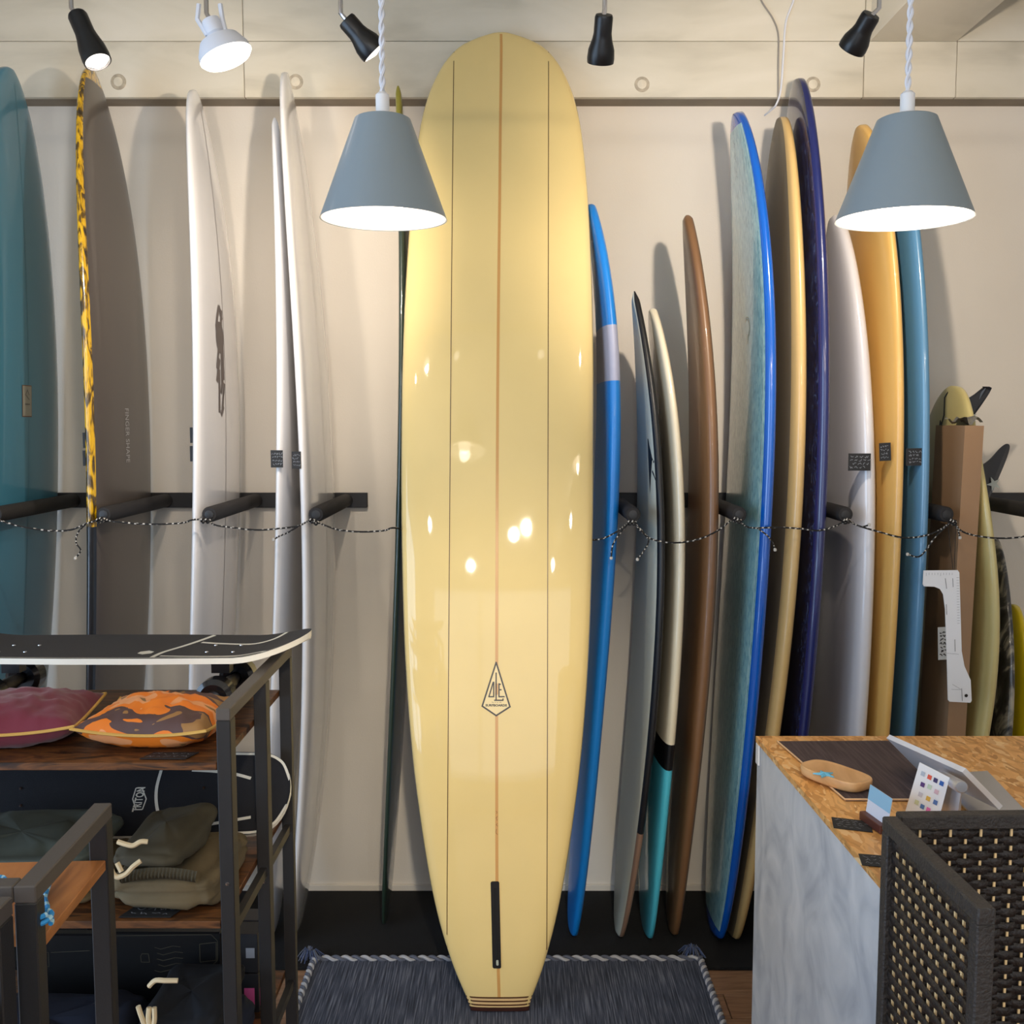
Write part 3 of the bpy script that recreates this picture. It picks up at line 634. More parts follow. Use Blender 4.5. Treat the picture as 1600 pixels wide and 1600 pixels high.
price_card(atY(1480, 1005, 3.042), (1,0,.05), (-.05,0,1), .055, .1, bx_, 'address_label', rows=7, seed=8, base=mat('paper_white', rgb(205,204,200), .6), ink=MATS['ink_black'])
RP = mat('white_plastic', rgb(238,238,240), .35)
rl = empty('fin_ruler', atY(1493, 893, 2.93), 'white L-shaped plastic ruler hanging by a string from the last peg', 'ruler')
O = atY(1480, 1000, 2.93); k_ = 2.99/1600
def rp(p): return ((p[0]/3.81+1400-1480)*k_, -(p[1]/3.81+860-1000)*k_)
out_ = [(150,118),(350,116),(360,130),(372,300),(392,600),(412,690),(452,775),(463,900),(455,912),(332,905),(322,895),(306,640),(285,350),(270,260),(250,228),(215,214),(155,212),(148,200)]
P = [rp(p) for p in out_]; n = len(P); V = [O+Vector((a, s_*.0015, b)) for s_ in (-1, 1) for a, b in P]
F = [tuple(range(n)), tuple(range(n, 2*n))[::-1]] + [(i, (i+1) % n, n+(i+1) % n, n+i) for i in range(n)]
body = mesh('blade', V, F, RP, rl)
ln = [[rp((165+i*17,132)), rp((165+i*17,144 if i % 5 else 150))] for i in range(10)] + [[rp((338+i*.9+6,160+i*16)), rp((352+i*.9+6,160+i*16))] for i in range(18)] + [[rp((305,612)), rp((375,618))], [rp((345,800)), rp((395,830))], [rp((340,830)), rp((395,832))]]
place2d('tick_marks', strokes2d(ln, .0007), mat('tick_grey', rgb(120,120,126), .5), rl, O+Vector((0,-.0016,0)), (1,0,0), (0,0,1), Vector((0,-1,0)))
ln = [[rp((278,165)), rp((288,225))], [rp((322,165)), rp((326,215))], [rp((400,825)), rp((406,900))], [rp((348,530)), rp((352,600))], [rp((290,320)), rp((295,380))]]
place2d('print', strokes2d(ln, .0014), mat('print_grey', rgb(84,84,92), .5), rl, O+Vector((0,-.0016,0)), (1,0,0), (0,0,1), Vector((0,-1,0)))
a_, b_ = rp((428,868)); place2d('hole', poly([(a_+.005*math.cos(2*PI*k/12), b_+.005*math.sin(2*PI*k/12)) for k in range(12)]), MATS['ink_black'], rl, O+Vector((0,-.0018,0)), (1,0,0), (0,0,1), Vector((0,-1,0)))
MB().tube([atY(1480,812,2.99), atY(1489,890,2.93)], .0008, 5).build('string', ROPE_B, rl)
MB().tube([atY(1494,812,2.99), atY(1491,890,2.93)], .0008, 5).build('string', ROPE_B, rl)

# ================================================================ RUG
RUGM = ramp_mat('slate_woven_rug', [(.3, rgb(34,38,50)), (.5, rgb(66,72,88)), (.72, rgb(120,124,138))], 60, (4,.12,1), .95, 5, bump=.5)
rg = empty('rug', (0, 2.5, 0), 'slate-grey woven rug with braided edge and corner tassels under the cream longboard', 'rug')
rx0, rx1, ry0, ry1 = -.622, .592, 2.36, 3.085
box('weave', rx0, rx1, ry0, ry1, .0104, .017, RUGM, rg, bev=.002)
m1, m2 = MB(), MB(); per = []
for (a, b_), n_ in ((((rx0,ry0),(rx0,ry1)), 300), (((rx0,ry1),(rx1,ry1)), 300), (((rx1,ry1),(rx1,ry0)), 300)):
    for k in range(n_): t = k/n_; per.append((a[0]+(b_[0]-a[0])*t, a[1]+(b_[1]-a[1])*t))
for mbb, ph in ((m1, 0), (m2, PI)):
    pts = []
    for i, (x, y) in enumerate(per):
        a = i*.42+ph; side = 1 if i < 300 or i >= 600 else 0
        pts.append((x+(.006*math.cos(a) if side else 0), y+(0 if side else .006*math.cos(a)), .0212+.005*math.sin(a)))
    mbb.tube(pts, .0055, 6)
m1.build('braid_strand', mat('braid_grey', rgb(92,96,110), .9), rg, True); m2.build('braid_strand', mat('braid_pale', rgb(176,176,180), .9), rg, True)
def tassel(px, py, seed):
    c = atZ(px, py, .02); rnd = random.Random(seed); m_ = MB()
    for k in range(46):
        a = rnd.random()*2*PI; L = .02+.03*rnd.random(); d = Vector((math.cos(a), math.sin(a)*.7, 0))
        m_.tube([c+Vector((0,0,.018)), c+d*L*.5+Vector((0,0,.022+.012*rnd.random())), c+d*L+Vector((0,0,-.004+.01*rnd.random()))], .0016, 4, mi=k % 2)
    tag(m_.build('tassel', [MATS['braid_grey'], mat('tassel_navy', rgb(70,84,120), .9)], rg), kind='stuff')
tassel(484, 1497, 3); tassel(1081, 1493, 4)

# ================================================================ LAMPS
WARM = (1.0, .86, .70)
BULB = mat('glowing_bulb', (1,1,1,1), .5, emit=(1.0,.86,.68,1), estr=7)
BULBW = mat('glowing_flood_bulb', (1,1,1,1), .5, emit=(1.0,.93,.84,1), estr=4)
SHADE = mat('blue_grey_enamel', rgb(140,153,161), .4, coat=.1, spec=.4); SHADE_IN = mat('white_enamel_inside', rgb(245,242,236), .4)
WCORD = mat('white_cord', rgb(228,230,238), .6)
def pendant(label, px, pyt, pyb, Y, rt, rb, watts):
    top = atY(px, pyt, Y); zb_ = atY(px, pyb, Y).z; H = top.z-zb_
    r = empty('pendant_lamp', (top.x, Y, zb_), label, 'lamp'); c = (top.x, Y, zb_)
    MB().lathe([(rb,0), (rt,H), (rt-.004,H+.002), (0,H+.003)], c, n=56).build('lamp_shade', SHADE, r, True)
    MB().lathe([(rb-.0005,.0005), (rb-.003,.001), (rt-.004,H-.004), (0,H-.004)], c, n=56).build('shade_lining', SHADE_IN, r, True)
    MB().lathe([(.013,H+.001), (.013,H+.045), (.008,H+.05), (0,H+.05)], c, n=20).build('cord_grip', RP, r, True)
    for ph in (0, PI):
        MB().tube([(top.x+.0032*math.cos(k*.45+ph), Y+.0032*math.sin(k*.45+ph), zb_+H+.045+k*.0035) for k in range(int((ZC-zb_-H-.045)/.0035))], .0032, 6).build('cord_strand', WCORD, r, True)
    MB().lathe([(0,-.002), (.022,.002), (.036,.016), (.040,.034), (.030,.062), (.016,.085), (.014,H-.03)], c, n=24).build('bulb', BULB, r, True)
    light('pendant_light', 'POINT', (top.x, Y, zb_-.012), watts, WARM, shadow_soft_size=.035)
pendant('left blue-grey cone pendant lamp overlapping the cream longboard', 598, 187, 343, 2.0, .053, .121, .9)
pendant('right blue-grey cone pendant lamp in front of the honey-yellow longboard', 1417, 187, 343, 1.93, .053, .122, 3.2)

SPOTB = mat('spot_black', rgb(20,20,22), .35)
def spotlight(label, back, front, Y, rb, rf, dY, lit, energy, white=False, aim=None, stem=None, cone=105):
    a = atY(back[0], back[1], Y); b = atY(front[0], front[1], Y+dY); d = (b-a); L = d.length; d.normalize()
    sx = stem or (back[0]+2); st = atY(sx, 0, Y)
    r = empty('track_spotlight', (st.x, Y, 2.62), label, 'spotlight')
    bodym = WCORD if white else SPOTB
    if white: prof = [(0,0), (rb*.9,.002), (rb,.01), (rb*.95,.03), (rb*.7,.035), (rb*.95,.045), (rf*.75,L*.55), (rf*.97,L*.82), (rf,L*.97)]
    else: prof = [(0,0), (rb*.9,.001), (rb,.006), (rb,L*.38), (rb*1.1,L*.5), (rf*.95,L*.72), (rf,L*.9), (rf*.97,L)]
    MB().lathe(prof, a, d, 32).build('lamp_head', bodym, r, True)
    if white: MB().lathe([(rf,L*.97), (rf*.9,L*1.05), (rf*.5,L*1.09), (0,L*1.1)], a, d, 32).build('bulb', BULBW, r, True)
    else:
        MB().lathe([(rf*.97,L), (rf*.88,L), (rf*.86,L-.012)], a, d, 32).build('bezel', SPOTB, r, True)
        MB().lathe([(rf*.88,L-.006), (rf*.6,L+.002), (0,L+.006)], a, d, 24).build('bulb', BULBW, r, True)
    MB().tube([(st.x, Y, 2.64), (st.x, Y, a.z+.012), a+d*.008], .005, 8).build('stem', CHROME, r, True)
    MB().lathe([(.012,0), (.012,.02), (0,.02)], (st.x, Y, 2.60), n=12).build('track_adapter', bodym, r, True)
    if white:
        for s_ in (-1, 1): MB().tube([a+Vector((s_*.022,0,.03)), a+Vector((s_*.026,0,.0)), a+d*.035+Vector((s_*.02,0,0))], .005, 6).build('clip', WCORD, r, True)
    if energy:
        dd = Vector(aim) - b if aim else d; rot = dd.to_track_quat('-Z', 'Y').to_euler()
        light('spotlight_beam', 'SPOT', b+d*.012, energy, WARM, rot, spot_size=math.radians(cone), spot_blend=.6, shadow_soft_size=.025)
spotlight('black track spotlight shining at far left above the amber board', (120,22), (153,97), 2.2, .020, .029, -.02, True, 26, aim=(-1.2,3.5,2.1), stem=111)
spotlight('white floodlight bulb clipped to the track, lit', (328,30), (354,90), 2.2, .020, .056, .0, True, 20, white=True, aim=(-.5,3.3,1.6), stem=322)
spotlight('black track spotlight beside the left pendant cord, tilted right', (540,30), (585,82), 2.2, .020, .030, .02, True, 66, aim=(-1.2,3.4,2.2), stem=532, cone=90)
spotlight('black track spotlight hanging straight down above the middle', (944,22), (938,98), 2.2, .019, .029, .05, False, 0, stem=945)
spotlight('black track spotlight tilted left near the ceiling beam', (1362,22), (1330,78), 2.2, .020, .030, .05, True, 60, aim=(.95,3.5,2.3), stem=1374)
tk = box('lighting_track', -1.7, 1.6, 2.18, 2.22, 2.63, 2.66, BLACKMETAL, bev=.003); tag(tk, 'black lighting track that carries the spotlights, above the frame', 'track')
cabm = MB().tube(smooth_pts([atY(1242,-30,3.482), atY(1240,0,3.482), atY(1228,35,3.482), atY(1224,90,3.482), atY(1220,140,3.480), atY(1213,163,3.478), atY(1205,172,3.52), atY(1195,180,3.575)], 8), .0032, 6).build('cable', WCORD, origin=atY(1224,90,3.48))
tag(cabm, 'white cable running down the concrete beam to the wall', 'cable')
cabm = MB().tube(smooth_pts([atY(1180,-30,3.483), atY(1189,0,3.483), atY(1208,30,3.483), atY(1216,55,3.483), atY(1216,100,3.483), atY(1216,152,3.483)], 8), .0030, 6).build('cable', mat('cable_shadow_grey', rgb(150,144,136), .6), origin=atY(1216,90,3.48))  # grey tube modelled in place of the white cable's shadow
tag(cabm, 'grey bent strand on the concrete beam, modelled for the shadow of the white cable', 'cable')

# ================================================================ LEFT SHELF UNIT
D1, D2, XRS = 1.60, 2.06, -.450
XLS = -1.35
ZR = 1.245
su = empty('shelf_unit', ((XLS+XRS)/2, (D1+D2)/2, 0), 'black steel shelving unit with rustic brown shelves, left of the cream longboard', 'shelf')
for y0, y1 in ((D1, D1+.03), (1.835, 1.865), (D2-.02, D2)):
    box('post', XRS-.023, XRS, y0, y1, 0, ZR-.02, BLACKMETAL, su, bev=.0015)
    if y0 != 1.835: box('post', XLS, XLS+.023, y0, y1, 0, ZR-.02, BLACKMETAL, su, bev=.0015)
for x in (XRS-.023, XLS): box('top_rail', x, x+.023, D1, D2, ZR-.02, ZR, GREYMETAL, su, bev=.0015)
SH1, SH2, SH3, SH4 = 1.155, .89, .555, .2
for z in (SH1, SH2, SH3, SH4): MB().box(XLS+.001, XRS-.025, D1+.004, D2-.004, z-.0125, z, bev=.001).build('shelf', WOOD, su, origin=(XLS, D1+z, z))
for z in (SH2, SH3, SH4):
    for x in (XRS-.017, XLS+.005):
        box('shelf_bracket', x, x+.012, D1+.03, D2-.02, z-.03, z-.0126, BLACKMETAL, su)
for y, z in ((D1, .955), (D1, .62), (D1, .60), (1.835, .85), (D2-.02, .86)):
    MB().lathe([(0,.0012), (.003,.001), (.0035,0)], (XRS-.011, y, z), (0,-1,0), 10).build('screw', CHROME, su, True)

# ---- skateboards
GRIP = mat('grip_tape', rgb(52,50,52), .85, bump=.3, bscale=900); GRIP2 = mat('grip_tape_dark', rgb(22,23,30), .85, bump=.3, bscale=900)
EDGE = mat('cream_deck_edge', rgb(250,244,228), .4); WHITEL = mat('deck_white_line', rgb(226,222,210), .5); WHEEL = mat('black_urethane', rgb(26,26,30), .25, coat=.4)
TRUCK = mat('dark_truck', rgb(48,44,44), .4, metal=.5); HUB = mat('wheel_hub', rgb(120,122,128), .3, metal=.8)
def deck(parent, L, W, M, kick=.035, gm=None, sq=.62, pw=2.4):
    """M maps local (x along, y across, z up) to world"""
    nx, ny = 48, 8; th = .011
    def hw(t): # t -1..1
        a = abs(t); f = 1 if a < sq else (max(0, 1-((a-sq)/(1-sq))**pw))**.5
        return W/2*f*(1-.12*max(0, (a-.2)))
    def h(t): a = abs(t); return kick*max(0, (a-.66)/.34)**1.6
    ts = [math.sin(PI/2*(-1+2*k/nx)) for k in range(nx+1)]
    top, rim, bot = MB(), MB(), MB()
    G = [[Vector((t*L/2, max(hw(t),.0005)*(-1+2*j/ny), h(t) - .004*(1-(-1+2*j/ny)**2))) for j in range(ny+1)] for t in ts]
    V = [M @ p for r in G for p in r]; F = [(i*(ny+1)+j, (i+1)*(ny+1)+j, (i+1)*(ny+1)+j+1, i*(ny+1)+j+1) for i in range(nx) for j in range(ny)]
    mesh('grip_tape', [M @ (p+Vector((0,0,.0004))) for r in G for p in r], F, gm or GRIP, parent, True)
    # solid deck
    n = len(V); VB = [M @ (p-Vector((0,0,th))) for r in G for p in r]
    loop = [i*(ny+1) for i in range(nx+1)] + [nx*(ny+1)+j for j in range(1, ny+1)] + [i*(ny+1)+ny for i in range(nx-1, -1, -1)] + [j for j in range(ny-1, 0, -1)]
    FF = F + [tuple(n+i for i in q[::-1]) for q in F] + [(loop[i], loop[(i+1) % len(loop)], n+loop[(i+1) % len(loop)], n+loop[i]) for i in range(len(loop))]
    mesh('deck', V+VB, FF, EDGE, parent)
    # pale border line just inside the edge
    def surf(x, y): t = 2*x/L; q = y/max(hw(t), .001); return Vector((x, y, h(t) - .004*(1-q*q) + .0009))
    return surf, hw
def deck_lines(name, surf, lines, wd, M, parent, m=None):
    V = []; F = []
    for ln in lines:
        pts = smooth_pts([(a, b, 0) for a, b in ln], 6)
        for i, p in enumerate(pts):
            a = pts[max(i-1, 0)]; b = pts[min(i+1, len(pts)-1)]; d = (b-a).normalized(); nn = Vector((-d.y, d.x, 0))*wd/2
            V += [M @ surf(p.x+nn.x, p.y+nn.y), M @ surf(p.x-nn.x, p.y-nn.y)]
            if i: k = len(V); F.append((k-4, k-3, k-1, k-2))
    return mesh(name, V, F, m or WHITEL, parent)
def truck(parent, M, x, sgn, drop):
    mb = MB().box(x-.04, x+.04, -.028, .028, -.028, -.012, M=M).box(x-.015, x+.02, -.014, .014, -.05, -.02, M=M)
    mb.build('truck_base', TRUCK, parent)
    MB().lathe([(.004,-.085), (.009,-.06), (.014,-.02), (.014,.02), (.009,.06), (.004,.085)], M @ Vector((x+sgn*.012, 0, -drop)), M.to_3x3() @ Vector((0,1,0)), 14, close_ends=True).build('truck_hanger', TRUCK, parent, True)
    for s_ in (-1, 1):
        c = M @ Vector((x+sgn*.012, s_*.078, -drop)); ax = M.to_3x3() @ Vector((0, s_, 0))
        wv = MB().lathe([(.012,-.02), (.026,-.021), (.035,-.014), (.035,.014), (.026,.021), (.014,.02)], c, ax, 28).build('wheel', WHEEL, parent, True)
        MB().lathe([(.014,.018), (.006,.016), (.005,.024), (0,.024)], c, ax, 16).build('wheel_hub', HUB, wv, True)
sk = empty('skateboard', (-.78, 1.96, SH1), 'surf skateboard with grey grip and cream edge, wheels on the top shelf', 'skateboard')
Rk = atY(488, 1000, 1.95); xm = -.755; Lk = (Rk.x-xm)*2*.99
M = Matrix.Translation((xm, 1.955, 1.268))
surf, hw = deck(sk, Lk, .215, M, kick=.030)
deck_lines('white_line', surf, [[(.150,.1),(.120,.03),(.093,-.04),(.090,-.095)], [(.14,.045),(.18,.035),(.24,.03),(.28,.05),(.30,.085)], [(.10,-.08),(.15,-.085),(.22,-.085),(.27,-.07),(.285,-.07),(.295,-.08)]], .009, M, sk)
deck_lines('edge_line', surf, [[(t*Lk/2, -hw(t)+.006) for t in np.linspace(-.95, .95, 40)]], .004, M, sk)
hexp = [(.061+.013*a, -.045+.017*b) for a, b in ((-1,-.5),(-1,.5),(0,1.1),(1,.5),(1,-.5),(0,-1.1))]
mesh('hexagon_mark', [M @ surf(*p) for p in hexp], [(0,1,2,3,4,5)], WHITEL, sk)
for x in (-.20, .195):
    for y in (-.04, .02):
        for dx in (-.02, .03): MB().lathe([(0,.0018), (.003,.0012), (.0035,0)], M @ surf(x+dx, y), (0,0,1), 8).build('bolt', CHROME, sk, True)
truck(sk, M, -.215, -1, .077); truck(sk, M, .19, 1, .077)
# second deck standing behind the clothes
sk2 = empty('skateboard_deck', (-.75, 1.95, SH2), 'black skateboard deck with white lines standing upright behind the folded olive trousers', 'skateboard')
bot = Vector((0, 1.900, .912)); topp = Vector((0, 2.010, 1.030)); ax2 = (topp-bot).normalized(); nrm = ax2.cross(Vector((1,0,0))).normalized()
nrm = nrm if nrm.y < 0 else -nrm
x_r = (457-800)/1600*2.03; Lk2 = .74; cxk = x_r-Lk2/2; tl_ = .012
ex = Vector((math.cos(tl_), 0, math.sin(tl_))); ey = nrm.cross(ex).normalized()
M2 = Matrix((ex, ey, nrm)).transposed().to_4x4(); M2.translation = Vector((cxk, 0, 0)) + (bot+topp)/2 + nrm*.004
W2 = .182
surf, hw = deck(sk2, Lk2, W2, M2, kick=.0, gm=GRIP2, sq=.80, pw=2.6)
def d2(px, py):
    # intersect view ray with the deck plane
    d = ray(px, py); o_ = Vector((0, 0, CAM_H)); t = (M2.translation-o_).dot(nrm)/d.dot(nrm); q = M2.inverted() @ (o_+d*t); return (q.x, q.y)
deck_lines('white_line', surf, [[d2(252,1202), d2(244,1232), d2(245,1262), d2(256,1297)], [d2(256,1298), d2(290,1294), d2(340,1286), d2(392,1277)], [d2(300,1203), d2(335,1205), d2(365,1209), d2(392,1216)]], .006, M2, sk2)
deck_lines('edge_line', surf, [[(t*Lk2/2, (-hw(t)+.004)) for t in np.linspace(-.99, .99, 50)], [(t*Lk2/2, (hw(t)-.004)) for t in np.linspace(-.99, .99, 50)]], .005, M2, sk2)
hx = [d2(180+a/11.43, 1210+b/11.43) for a, b in ((365,235),(475,235),(548,430),(480,620),(365,620),(305,430))]
deck_lines('hexagon_mark', surf, [[a, ((a[0]+b[0])/2, (a[1]+b[1])/2), b] for a, b in zip(hx, hx[1:]+hx[:1])], .0022, M2, sk2)
tv, tf = text2d('TRITON', .019, .0005, 1.05); cx2, cy2 = d2(217, 1248)
kx = (d2(217,1215)[1]-d2(217,1261)[1])/(2*max(a for a, b in tv))*.95
mesh('lettering', [M2 @ surf(cx2-b*1.15, cy2+a*kx*.86) for a, b in tv], tf, WHITEL, sk2)
for px, py in ((31,1231), (31,1258), (318,1231), (318,1259)):
    MB().lathe([(0,.0018), (.003,.0012), (.0035,0)], M2 @ surf(*d2(px, py)), nrm, 8).build('bolt', CHROME, sk2, True)

# ---- cushions
def cushion(label, cx_, cy_, z0, sx, sy_, h, rot, fabric, piping, seed):
    r = empty('cushion', (cx_, cy_, z0), label, 'cushion'); R = Matrix.Translation((cx_, cy_, z0)) @ Matrix.Rotation(rot, 4, 'Z')
    n = 26; rnd = random.Random(seed); zs_ = .42*h
    def edge(u, v): # square with slightly concave sides, u,v in -1..1
        return (u*(1-.10*(1-u*u)*0 - .07*(1-v*v)*1), v*(1-.07*(1-u*u)))
    top = []; bots = []
    for i in range(n+1):
        for j in range(n+1):
            u, v = -1+2*i/n, -1+2*j/n; a, b = edge(u, v)
            f = (max(0, 1-u*u)*max(0, 1-v*v))**.42
            e = max(abs(u), abs(v)); wr = .010*noise.noise(Vector((u*5+seed, v*5, 1)))*f + .007*math.sin((u if abs(v) > abs(u) else v)*26+seed)*max(0, e-.55)*2*(1-e)*2
            rimz = .012*(abs(u*v)**2)
            top.append(R @ Vector((a*sx/2, b*sy_/2, zs_+rimz+f*(h-zs_)+wr))); bots.append(R @ Vector((a*sx/2, b*sy_/2, max(.001, zs_+rimz-f*zs_*1.25-wr*.5))))
    N = (n+1)*(n+1); F = []
    for i in range(n):
        for j in range(n):
            a = i*(n+1)+j; F.append((a, a+n+1, a+n+2, a+1)); F.append((N+a, N+a+1, N+a+n+2, N+a+n+1))
    mesh('cushion_cover', top+bots, F, fabric, r, True)
    P = []
    for k in range(4):
        for q in range(n):
            t = -1+2*q/n; u, v = ((t,-1), (1,t), (-t,1), (-1,-t))[k]; a, b = edge(u, v)
            P.append(R @ Vector((a*sx/2*1.005, b*sy_/2*1.005, zs_+.012*(abs(u*v)**2))))
    MB().tube(P, .0028, 6, closed=True).build('piping', piping, r, True)
BURG = mat('burgundy_velour', rgb(112,28,48), .75, var=.12, vscale=5); PIPE = mat('ochre_piping', rgb(214,168,84), .6)
BURG.node_tree.nodes['Principled BSDF'].inputs['Sheen Weight'].default_value = .2
CAMO = ramp_mat('orange_camouflage', [(0, rgb(150,112,66)), (.36, rgb(236,160,104)), (.45, rgb(236,126,30)), (.585, rgb(88,62,58)), (.66, rgb(160,116,66))], 9, (1,1.9,1), .6, 1.5, interp='CONSTANT', distort=.7, rot=(0,0,.6))
c1 = atZ(22, 1142, SH1); cushion('burgundy velour cushion with ochre piping at left on the top shelf', -.860, 1.74, SH1, .245, .21, .078, .14, BURG, PIPE, 1)
cushion('orange camouflage cushion with ochre piping on the top shelf', -.608, 1.735, SH1, .225, .19, .074, -.05, CAMO, PIPE, 4)
price_card(atZ(265, 1180, SH1+.0025), (1,0,0), (.35,1,0), .075, .035, None, 'price_card', 'black price card lying in front of the orange camouflage cushion', 2, 21)
price_card(atZ(243, 1421, SH2+.0025), (1,0,0), (.35,1,0), .085, .055, None, 'price_card', 'black price card lying in front of the folded olive trousers', 3, 22)

# ---- folded clothes
def folded(label, x0, x1, y0, y1, z0, h, m, seed, folds=2, roll=0, name='trousers', cat='trousers', band=None, strings=(), bandm=None):
    r = empty(name, ((x0+x1)/2, (y0+y1)/2, z0), label, cat); nu, nv = 64, 40; V = []; F = []
    cx_, cy_, sx, sy_ = (x0+x1)/2, (y0+y1)/2, (x1-x0)/2, (y1-y0)/2
    for i in range(nu):
        for j in range(nv+1):
            a = 2*PI*i/nu; b = -PI/2+PI*j/nv; ca, sa, cb, sb = math.cos(a), math.sin(a), math.cos(b), math.sin(b)
            g = lambda x, p: math.copysign(abs(x)**p, x)
            x = g(ca, .3)*g(cb, .32); y = g(sa, .3)*g(cb, .32); z = g(sb, .6)
            p = Vector((cx_+x*sx, cy_+y*sy_, z0+h/2+z*h/2))
            q = Vector((p.x*11+seed, p.y*7, p.z*16)); w1 = noise.noise(q)*.012 + (abs(noise.noise(q*1.8))-.25)*.018 + noise.noise(q*5)*.004
            rg_ = abs(math.sin(PI*folds*(z*.5+.5)+noise.noise(q*.5)*.5)); w1 -= .009*(1-rg_)**3*abs(g(cb, .5))
            w1 += .006*math.sin(p.x*60+noise.noise(q*.6)*6)*max(0, -math.sin(a))*.5
            nrm_ = Vector((ca*cb, sa*cb, sb)); p = p + nrm_*w1; p.z = max(p.z, z0+.001); V.append(p)
    for i in range(nu):
        for j in range(nv): k = (i+1) % nu; F.append((i*(nv+1)+j, k*(nv+1)+j, k*(nv+1)+j+1, i*(nv+1)+j+1))
    mesh('cloth', V, F, m, r, True)
    if band:
        bx0, bx1, bz, bh = band; V = []; F = []; nn = 90
        for i in range(nn+1):
            for j in range(7):
                t = i/nn; x = bx0+(bx1-bx0)*t; y = y0-.006+.004*math.sin(i*1.45)*math.sin(PI*j/6)-.010*math.sin(PI*j/6); V.append((x, y, bz+bh*j/6+.008*math.sin(t*3)))
            if i:
                for j in range(6): a = (i-1)*7+j; F.append((a, a+7, a+8, a+1))
        mesh('waistband', V, F, bandm or m, r, True)
    for s_ in strings: MB().tube(smooth_pts(s_, 7), .0042, 7).build('drawstring', mat('drawstring_cream', rgb(228,206,166), .8), r, True)
    return r
OLIVE = mat('olive_twill', rgb(106,92,66), .85, var=.15, vscale=9, bump=.15, bscale=60); OLIVE2 = mat('dark_olive_twill', rgb(76,70,54), .85, var=.15, vscale=9)
OLIVE3 = mat('grey_green_cloth', rgb(74,82,76), .85, var=.2, vscale=9)
NAVYC = mat('navy_twill', rgb(26,34,54), .85, var=.2, vscale=9); BLKC = mat('black_twill', rgb(20,22,28), .85, var=.2, vscale=9)
Q = lambda px, py, Y: atY(px, py, Y)
folded('folded olive trousers at right on the middle shelf, cream drawstring hanging', -.68, -.487, 1.63, 1.86, SH2, .058, OLIVE, 3, 2, strings=[[Q(172,1338,1.615), Q(174,1358,1.612), Q(182,1370,1.61), Q(196,1366,1.61), Q(208,1354,1.612), Q(220,1345,1.617)], [Q(183,1348,1.612), Q(190,1362,1.61)]])
folded('dark olive trousers folded on top of the olive pair', -.67, -.55, 1.64, 1.86, SH2+.065, .034, OLIVE2, 8, 1, band=(-.645, -.52, SH2+.050, .020), strings=[[Q(184,1315,1.628), Q(196,1319,1.626), Q(208,1321,1.626), Q(220,1315,1.628), Q(231,1315,1.63)]])
folded('folded olive trousers at left on the middle shelf', -1.06, -.70, 1.64, 1.87, SH2, .038, OLIVE, 5, 2)
folded('grey-green garment folded on top of the left olive trousers', -1.03, -.72, 1.66, 1.88, SH2+.050, .034, OLIVE3, 6, 1, name='folded_garment', cat='clothes')
Z3 = SH3
folded('navy trousers folded at left on the lower shelf', -1.0, -.665, 1.63, 1.85, Z3, .085, NAVYC, 12, 3)
folded('navy trousers folded on the lower shelf with a cream knotted drawstring', -.66, -.485, 1.63, 1.86, Z3, .08, NAVYC, 14, 2, strings=[[Q(216,1572,1.60), Q(219,1582,1.60), Q(224,1596,1.6), Q(230,1612,1.6)], [Q(233,1574,1.603), Q(232,1592,1.6), Q(236,1606,1.6), Q(241,1596,1.6), Q(241,1574,1.603)]])
folded('black trousers folded on top of the navy pair', -.65, -.50, 1.64, 1.87, Z3+.094, .036, BLKC, 15, 1, strings=[[Q(233,1541,1.62), Q(243,1532,1.618), Q(258,1532,1.616), Q(278,1532,1.618)]])
# printed black packages behind
def package(label, px0, px1, py0, py1, Y, art, seed):
    a, b = atY(px0, py1, Y), atY(px1, py0, Y); r = empty('glove_package', ((a.x+b.x)/2, Y, Z3), label, 'package')
    box('card_back', a.x, b.x, Y, Y+.02, Z3+.001, b.z, mat('package_black', rgb(13,13,15), .4), r, bev=.003)
    lines = []
    for ln in art: lines.append([(q.x, q.z) for q in (atY(x, y, Y) for x, y in ln)])
    V, F = strokes2d(lines, .0012); mesh('outline_print', [(x, Y-.0008, z) for x, z in V], F, mat('print_dim', rgb(74,68,54), .5), r)
    return r
hand = [[(x-20*math.cos(t*3), 1480+dy+i*9+3*math.sin(t*6)) for t in (0, .33, .66, 1)] for i, (x, dy) in enumerate(((262,0), (266,0), (266,0), (268,0), (262,0)))]
fr = [[(x, y) for x, y in ((170,1462), (330,1460), (340,1470), (340,1500), (325,1515), (310,1528))]]
package('black glove package with faint hand outlines on the lower shelf', 160, 345, 1457, 1545, 1.89, fr + hand + [[(312,1475),(338,1472),(338,1500),(313,1503),(312,1475)], [(220,1494),(222,1490),(232,1490),(234,1503),(221,1503),(220,1494)]], 1)
package('black package with a small square emblem, left on the lower shelf', 30, 155, 1460, 1545, 1.90, [[(64,1488),(76,1488),(77,1510),(65,1509),(64,1488)], [(68,1492),(70,1490),(73,1494),(72,1504),(69,1504),(68,1492)], [(80,1488),(140,1485)]], 2)
